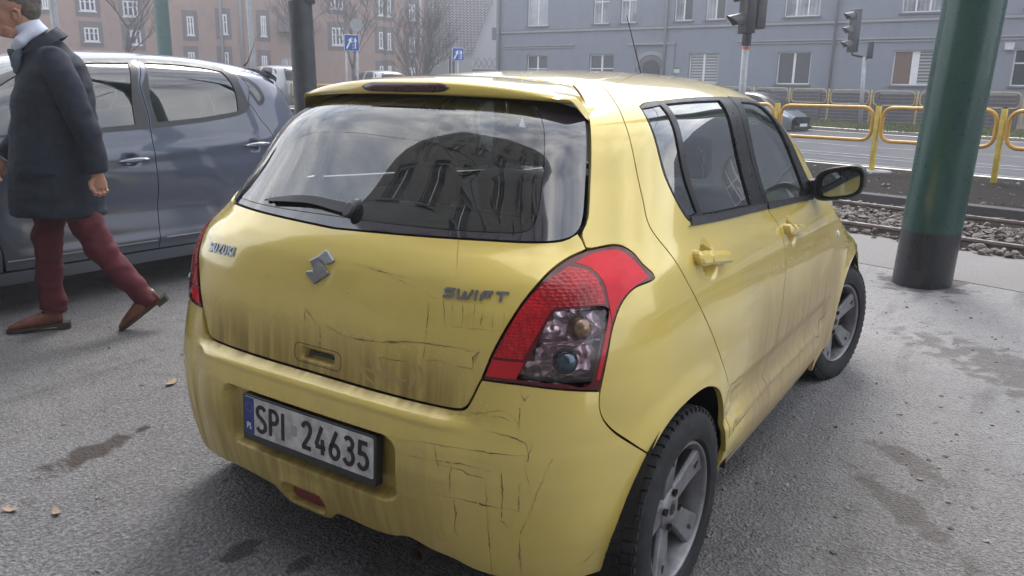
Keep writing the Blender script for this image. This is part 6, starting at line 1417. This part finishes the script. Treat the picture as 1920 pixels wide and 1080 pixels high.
# local frame of the empty: x forward, y left, z up
def organic(name, tubes, mat, parent, voxel=.012, smooth=8, fold=None, blobs=()):
    g = Geo()
    for tb in tubes:
        pts, rs = tb[0], tb[1]; sq = tb[2] if len(tb) > 2 else None; n = 20; V = []; Fc = []; P = [Vector(p) for p in pts]
        for i, p in enumerate(P):
            d = (P[min(i+1, len(P)-1)]-P[max(i-1, 0)]).normalized(); e1 = Vector((1, 0, 0)); e1 = (e1-d*e1.dot(d)).normalized() if abs(d.x) < .95 else Vector((0, 0, 1)); e2 = d.cross(e1)
            ra, rb = rs[i] if hasattr(rs[i], '__len__') else (rs[i], rs[i])
            for k in range(n): a = 2*math.pi*k/n; V.append(p+e1*math.cos(a)*ra+e2*math.sin(a)*rb)
        for i in range(len(P)-1):
            for k in range(n): Fc.append((i*n+k, i*n+(k+1) % n, (i+1)*n+(k+1) % n, (i+1)*n+k))
        Fc += [tuple(range(n-1, -1, -1)), tuple(range((len(P)-1)*n, len(P)*n))]; g.add(V, Fc)
    for c, r in blobs:
        bm = bmesh.new(); bmesh.ops.create_uvsphere(bm, u_segments=20, v_segments=14, radius=1.0); g.add([Vector((v.co.x*r[0], v.co.y*r[1], v.co.z*r[2]))+Vector(c) for v in bm.verts], [tuple(v.index for v in f.verts) for f in bm.faces]); bm.free()
    o = mesh_obj(name, g.V, g.F, None, None, True); m = o.modifiers.new('r', 'REMESH'); m.mode = 'VOXEL'; m.voxel_size = voxel; m.use_smooth_shade = True
    m2 = o.modifiers.new('s', 'SMOOTH'); m2.iterations = smooth; m2.factor = .5
    dg = bpy.context.evaluated_depsgraph_get(); me = bpy.data.meshes.new_from_object(o.evaluated_get(dg)); old = o.data; o.modifiers.clear(); o.data = me; bpy.data.meshes.remove(old)
    if fold:
        nn = np.array([tuple(v.normal) for v in me.vertices]); co = np.array([tuple(v.co) for v in me.vertices]); h = fold(co)
        me.vertices.foreach_set('co', (co+nn*h[:, None]).ravel())
    me.materials.clear(); me.materials.append(mat); me.polygons.foreach_set('use_smooth', [True]*len(me.polygons)); me.update(); o.parent = parent; return o
SKIN = NT('skin'); SKIN = SKIN.prin(SKIN.mix(SKIN.noise(22, 4), (.38, .20, .14), (.46, .26, .19)), .5, 0, .4, Subsurface_Weight=.08)
HAIR = simple('grey_brown_hair', (.10, .085, .075), .75, var=.3, scale=60, bump=.6, bscale=180)
COAT = simple('navy_coat', (.013, .017, .032), .85, var=.15, scale=14, bump=.25, bscale=300)
TROU = simple('burgundy_trousers', (.092, .012, .020), .78, var=.18, scale=10, bump=.2, bscale=260)
SHOE = simple('brown_leather', (.135, .040, .022), .38, coat=.3, var=.3, scale=18); SOLE = simple('dark_sole', (.05, .042, .034), .7)
def folds(amp, seed):
    from mathutils import noise as mn
    def f(co):
        return np.array([amp*(mn.noise(Vector((c[0]*5+seed, c[1]*5, c[2]*13+c[0]*6)))+.5*mn.noise(Vector((c[0]*12, c[1]*12+seed, c[2]*26)))) for c in co])
    return f
# near (left) leg trails, far (right) leg leads
legs = organic('trousers', [
  ([(-.02, .09, .92), (-.075, .10, .70), (-.15, .10, .50), (-.26, .10, .33), (-.345, .10, .20), (-.385, .10, .155)], [(.10, .095), (.092, .088), (.078, .075), (.066, .064), (.066, .062), (.064, .060)]),
  ([(.05, -.09, .92), (.10, -.10, .70), (.125, -.10, .50), (.135, -.10, .30), (.135, -.10, .16), (.14, -.10, .115)], [(.10, .095), (.090, .086), (.080, .075), (.074, .068), (.074, .066), (.076, .066)])], TROU, man, .011, 3, folds(.014, 3))
def shoe(f0, z0, yaw_pitch, lat, toe_len=.30):
    # local shoe: heel at origin going +x to the toe
    R_ = Matrix.Rotation(yaw_pitch, 3, 'Y'); T_ = Vector((f0, lat, z0))
    def tr(p): return R_ @ Vector(p)+T_
    o = organic('shoe', [([tr((.005, 0, .045)), tr((.05, 0, .05)), tr((.12, 0, .045)), tr((.19, 0, .036)), tr((.25, 0, .028)), tr((.295, 0, .022))], [(.040, .034), (.048, .038), (.046, .042), (.034, .046), (.025, .040), (.010, .018)]), ([tr((.05, 0, .05)), tr((.055, 0, .12))], [(.048, .038), (.044, .036)])], SHOE, man, .006, 4)
    P = [(-.032, -.020), (-.020, -.034), (.06, -.034), (.14, -.036), (.20, -.044), (.26, -.036), (.305, -.012), (.305, .012), (.26, .036), (.20, .044), (.14, .036), (.06, .034), (-.020, .034), (-.032, .020)]
    n = len(P); V = [tr((x, y, .000)) for x, y in P]+[tr((x, y, .016)) for x, y in P]; s_ = mesh_obj('sole', V, [tuple(range(n-1, -1, -1)), tuple(range(n, 2*n))]+[(i, (i+1) % n, n+(i+1) % n, n+i) for i in range(n)], SOLE, o)
    P2 = [p for p in P if p[0] < .07]; P2 = [(-.030, -.018), (-.018, -.033), (.045, -.033), (.045, .033), (-.018, .033), (-.030, .018)]; n = 6
    V = [tr((x, y, -.020)) for x, y in P2]+[tr((x, y, .002)) for x, y in P2]; mesh_obj('heel', V, [tuple(range(n-1, -1, -1)), tuple(range(n, 2*n))]+[(i, (i+1) % n, n+(i+1) % n, n+i) for i in range(n)], SOLE, o)
    for k in range(3): tube('lace', [tr((.105+.022*k, -.022, .088-.010*k)), tr((.108+.022*k, 0, .098-.011*k)), tr((.105+.022*k, .022, .090-.010*k))], .003, SOLE, o, 6)
    return o
shoe(.085, .024, rad(3), -.10); shoe(-.452, .175, rad(36), .10)
coat = organic('coat', [
  ([(.045, 0, .70), (.04, 0, .85), (.03, 0, 1.02), (.015, 0, 1.20), (.0, 0, 1.36), (.0, 0, 1.50), (.04, 0, 1.60), (.075, 0, 1.655)], [(.250, .240), (.245, .238), (.232, .220), (.218, .205), (.205, .212), (.178, .205), (.115, .13), (.080, .078)]),
  ([(.02, .06, 1.555), (-.02, .17, 1.545), (-.055, .215, 1.46), (-.10, .245, 1.30), (-.150, .262, 1.16), (-.165, .268, 1.05), (-.170, .272, .955)], [.075, .080, .080, .075, .068, .062, .060]),
  ([(.02, -.06, 1.555), (.01, -.17, 1.545), (.03, -.215, 1.46), (.09, -.25, 1.30), (.16, -.26, 1.16), (.24, -.26, 1.08), (.30, -.26, 1.0)], [.075, .080, .080, .075, .068, .062, .060])], COAT, man, .013, 6, folds(.009, 9))
for (f0, l0, z0, ff, zz) in ((.10, .224, .97, .155, .035),):
    box('pocket_flap', (f0, l0+.010, z0), (ff, .012, zz+.02), COAT, coat, rot=rot_y(.06) @ rot_z(-.12), bev=.005)
for q in range(2): tube('sleeve_seam', [(-.170-.058*math.cos(a), .270+.060*math.sin(a)*(1 if q else -1)*-1, .985) for a in np.linspace(-1.5, 1.5, 9)], .0025, COAT, coat, 5)
# slit at the back hem and lapel edge
mesh_obj('coat_collar', [Vector(p) for p in ((-.02, -.09, 1.70), (-.045, 0, 1.725), (-.02, .09, 1.70), (.06, .115, 1.645), (.13, .10, 1.575), (.03, .13, 1.60), (-.07, .12, 1.66), (-.10, 0, 1.68), (-.07, -.12, 1.66), (.03, -.13, 1.60), (.13, -.10, 1.575), (.06, -.115, 1.645))], [(2, 3, 5, 6), (3, 4, 5), (1, 2, 6, 7), (0, 1, 7, 8), (11, 0, 8, 9), (10, 11, 9)], COAT, coat, True)
SHIRT = simple('pale_blue_shirt', (.50, .54, .66), .7); SCARF = simple('grey_blue_scarf', (.09, .12, .15), .85)
sh = organic('shirt_collar', [([(.055, 0, 1.66), (.085, 0, 1.70), (.10, 0, 1.735)], [(.082, .078), (.078, .074), (.072, .068)]), ([(.07, .05, 1.69), (.13, .07, 1.635), (.165, .055, 1.60)], [.030, .032, .022]), ([(.07, -.05, 1.69), (.13, -.07, 1.635), (.165, -.055, 1.60)], [.030, .032, .022])], SHIRT, man, .007, 3)
organic('scarf', [([(.135, .05, 1.60), (.16, .06, 1.55), (.165, .05, 1.47)], [.022, .024, .014]), ([(.165, .0, 1.60), (.165, .0, 1.5)], [.036, .022])], SCARF, man, .008, 3, folds(.006, 4))
head = organic('head', [
  ([(.085, 0, 1.68), (.105, 0, 1.74), (.115, 0, 1.80)], [(.062, .060), (.060, .058), (.062, .060)]),
  ([(.175, 0, 1.655), (.165, 0, 1.70)], [(.045, .040), (.066, .056)]), ([(.225, 0, 1.665), (.205, 0, 1.72)], [(.024, .026), (.036, .045)]),
  ([(.236, 0, 1.79), (.262, 0, 1.755), (.247, 0, 1.742)], [(.010, .010), (.014, .015), (.010, .014)])], SKIN, man, .0055, 4, None,
  blobs=[((.135, 0, 1.835), (.108, .078, .098)), ((.180, 0, 1.765), (.066, .060, .080))])
for sg in (1, -1):
    ear = organic('ear', [([(.128, .078*sg, 1.735), (.118, .086*sg, 1.765), (.120, .090*sg, 1.792), (.136, .088*sg, 1.800), (.148, .080*sg, 1.790)], [.006, .0085, .009, .008, .006]), ([(.138, .076*sg, 1.745), (.138, .078*sg, 1.78)], [.012, .014])], SKIN, head, .0035, 2)
    bm = bmesh.new(); bmesh.ops.create_uvsphere(bm, u_segments=14, v_segments=8, radius=.0125); 
    for v in bm.verts: v.co += Vector((.222, .032*sg, 1.795))
    bm_obj('eye', bm, simple('eye_white', (.5, .48, .46), .3) if 'eye_white' not in bpy.data.materials else bpy.data.materials['eye_white'], head, True)
tube('mouth', [(.238, -.022, 1.712), (.247, 0, 1.713), (.238, .022, 1.712)], .0045, simple('lips', (.30, .12, .10), .5), head, 8)
hr = organic('hair', [([(.075, 0, 1.755), (.070, 0, 1.80)], [(.034, .060), (.050, .072)])], HAIR, head, .006, 3, folds(.003, 2), blobs=[((.122, 0, 1.855), (.112, .082, .090)), ((.085, 0, 1.815), (.070, .076, .075))])
# near hand: loose fist below the cuff
hand = organic('hand', [
  ([(-.170, .272, .965), (-.172, .272, .930), (-.175, .272, .895), (-.178, .272, .868)], [(.028, .022), (.034, .018), (.040, .017), (.036, .015)]),
  ([(-.150, .282, .925), (-.132, .290, .900), (-.135, .292, .872), (-.150, .292, .855)], [.012, .0125, .0115, .010]),
  ([(-.150, .272, .878), (-.146, .276, .850), (-.150, .292, .838), (-.156, .300, .852)], [.0110, .0105, .0100, .0095]),
  ([(-.169, .272, .874), (-.167, .276, .843), (-.171, .293, .832), (-.176, .302, .848)], [.0112, .0108, .0100, .0095]),
  ([(-.188, .272, .876), (-.189, .276, .848), (-.192, .292, .838), (-.195, .301, .853)], [.0108, .0102, .0096, .0090]),
  ([(-.205, .272, .882), (-.209, .276, .860), (-.211, .289, .850), (-.212, .297, .863)], [.0095, .0090, .0085, .0080])], SKIN, man, .0032, 2)
hand2 = organic('hand', [([(.30, -.26, .99), (.325, -.26, .95), (.34, -.26, .91)], [(.028, .022), (.036, .020), (.034, .018)])]+[([(.335+.0*k, -.29+.02*k, .915), (.342, -.29+.02*k, .885), (.330, -.288+.019*k, .868)], [.010, .0095, .0085]) for k in range(4)]+[([(.335, -.235, .94), (.355, -.225, .915), (.355, -.228, .895)], [.012, .011, .010])], SKIN, man, .0035, 2)


# ------------------------------------------------------------------ hazy air over the whole place
HZ = bpy.data.materials.new('hazy_air'); HZ.use_nodes = True; ht = HZ.node_tree; ht.nodes.clear()
ho = ht.nodes.new('ShaderNodeOutputMaterial'); hv = ht.nodes.new('ShaderNodeVolumePrincipled'); hv.inputs['Color'].default_value = (.86, .90, 1.0, 1); hv.inputs['Density'].default_value = .0044; hv.inputs['Anisotropy'].default_value = .6
ht.links.new(hv.outputs[0], ho.inputs['Volume'])
tag(box('haze', (50, 20, 14.0), (400, 520, 30.0), HZ), 'thin pale haze in the air between the camera and the houses', 'haze', kind='stuff')
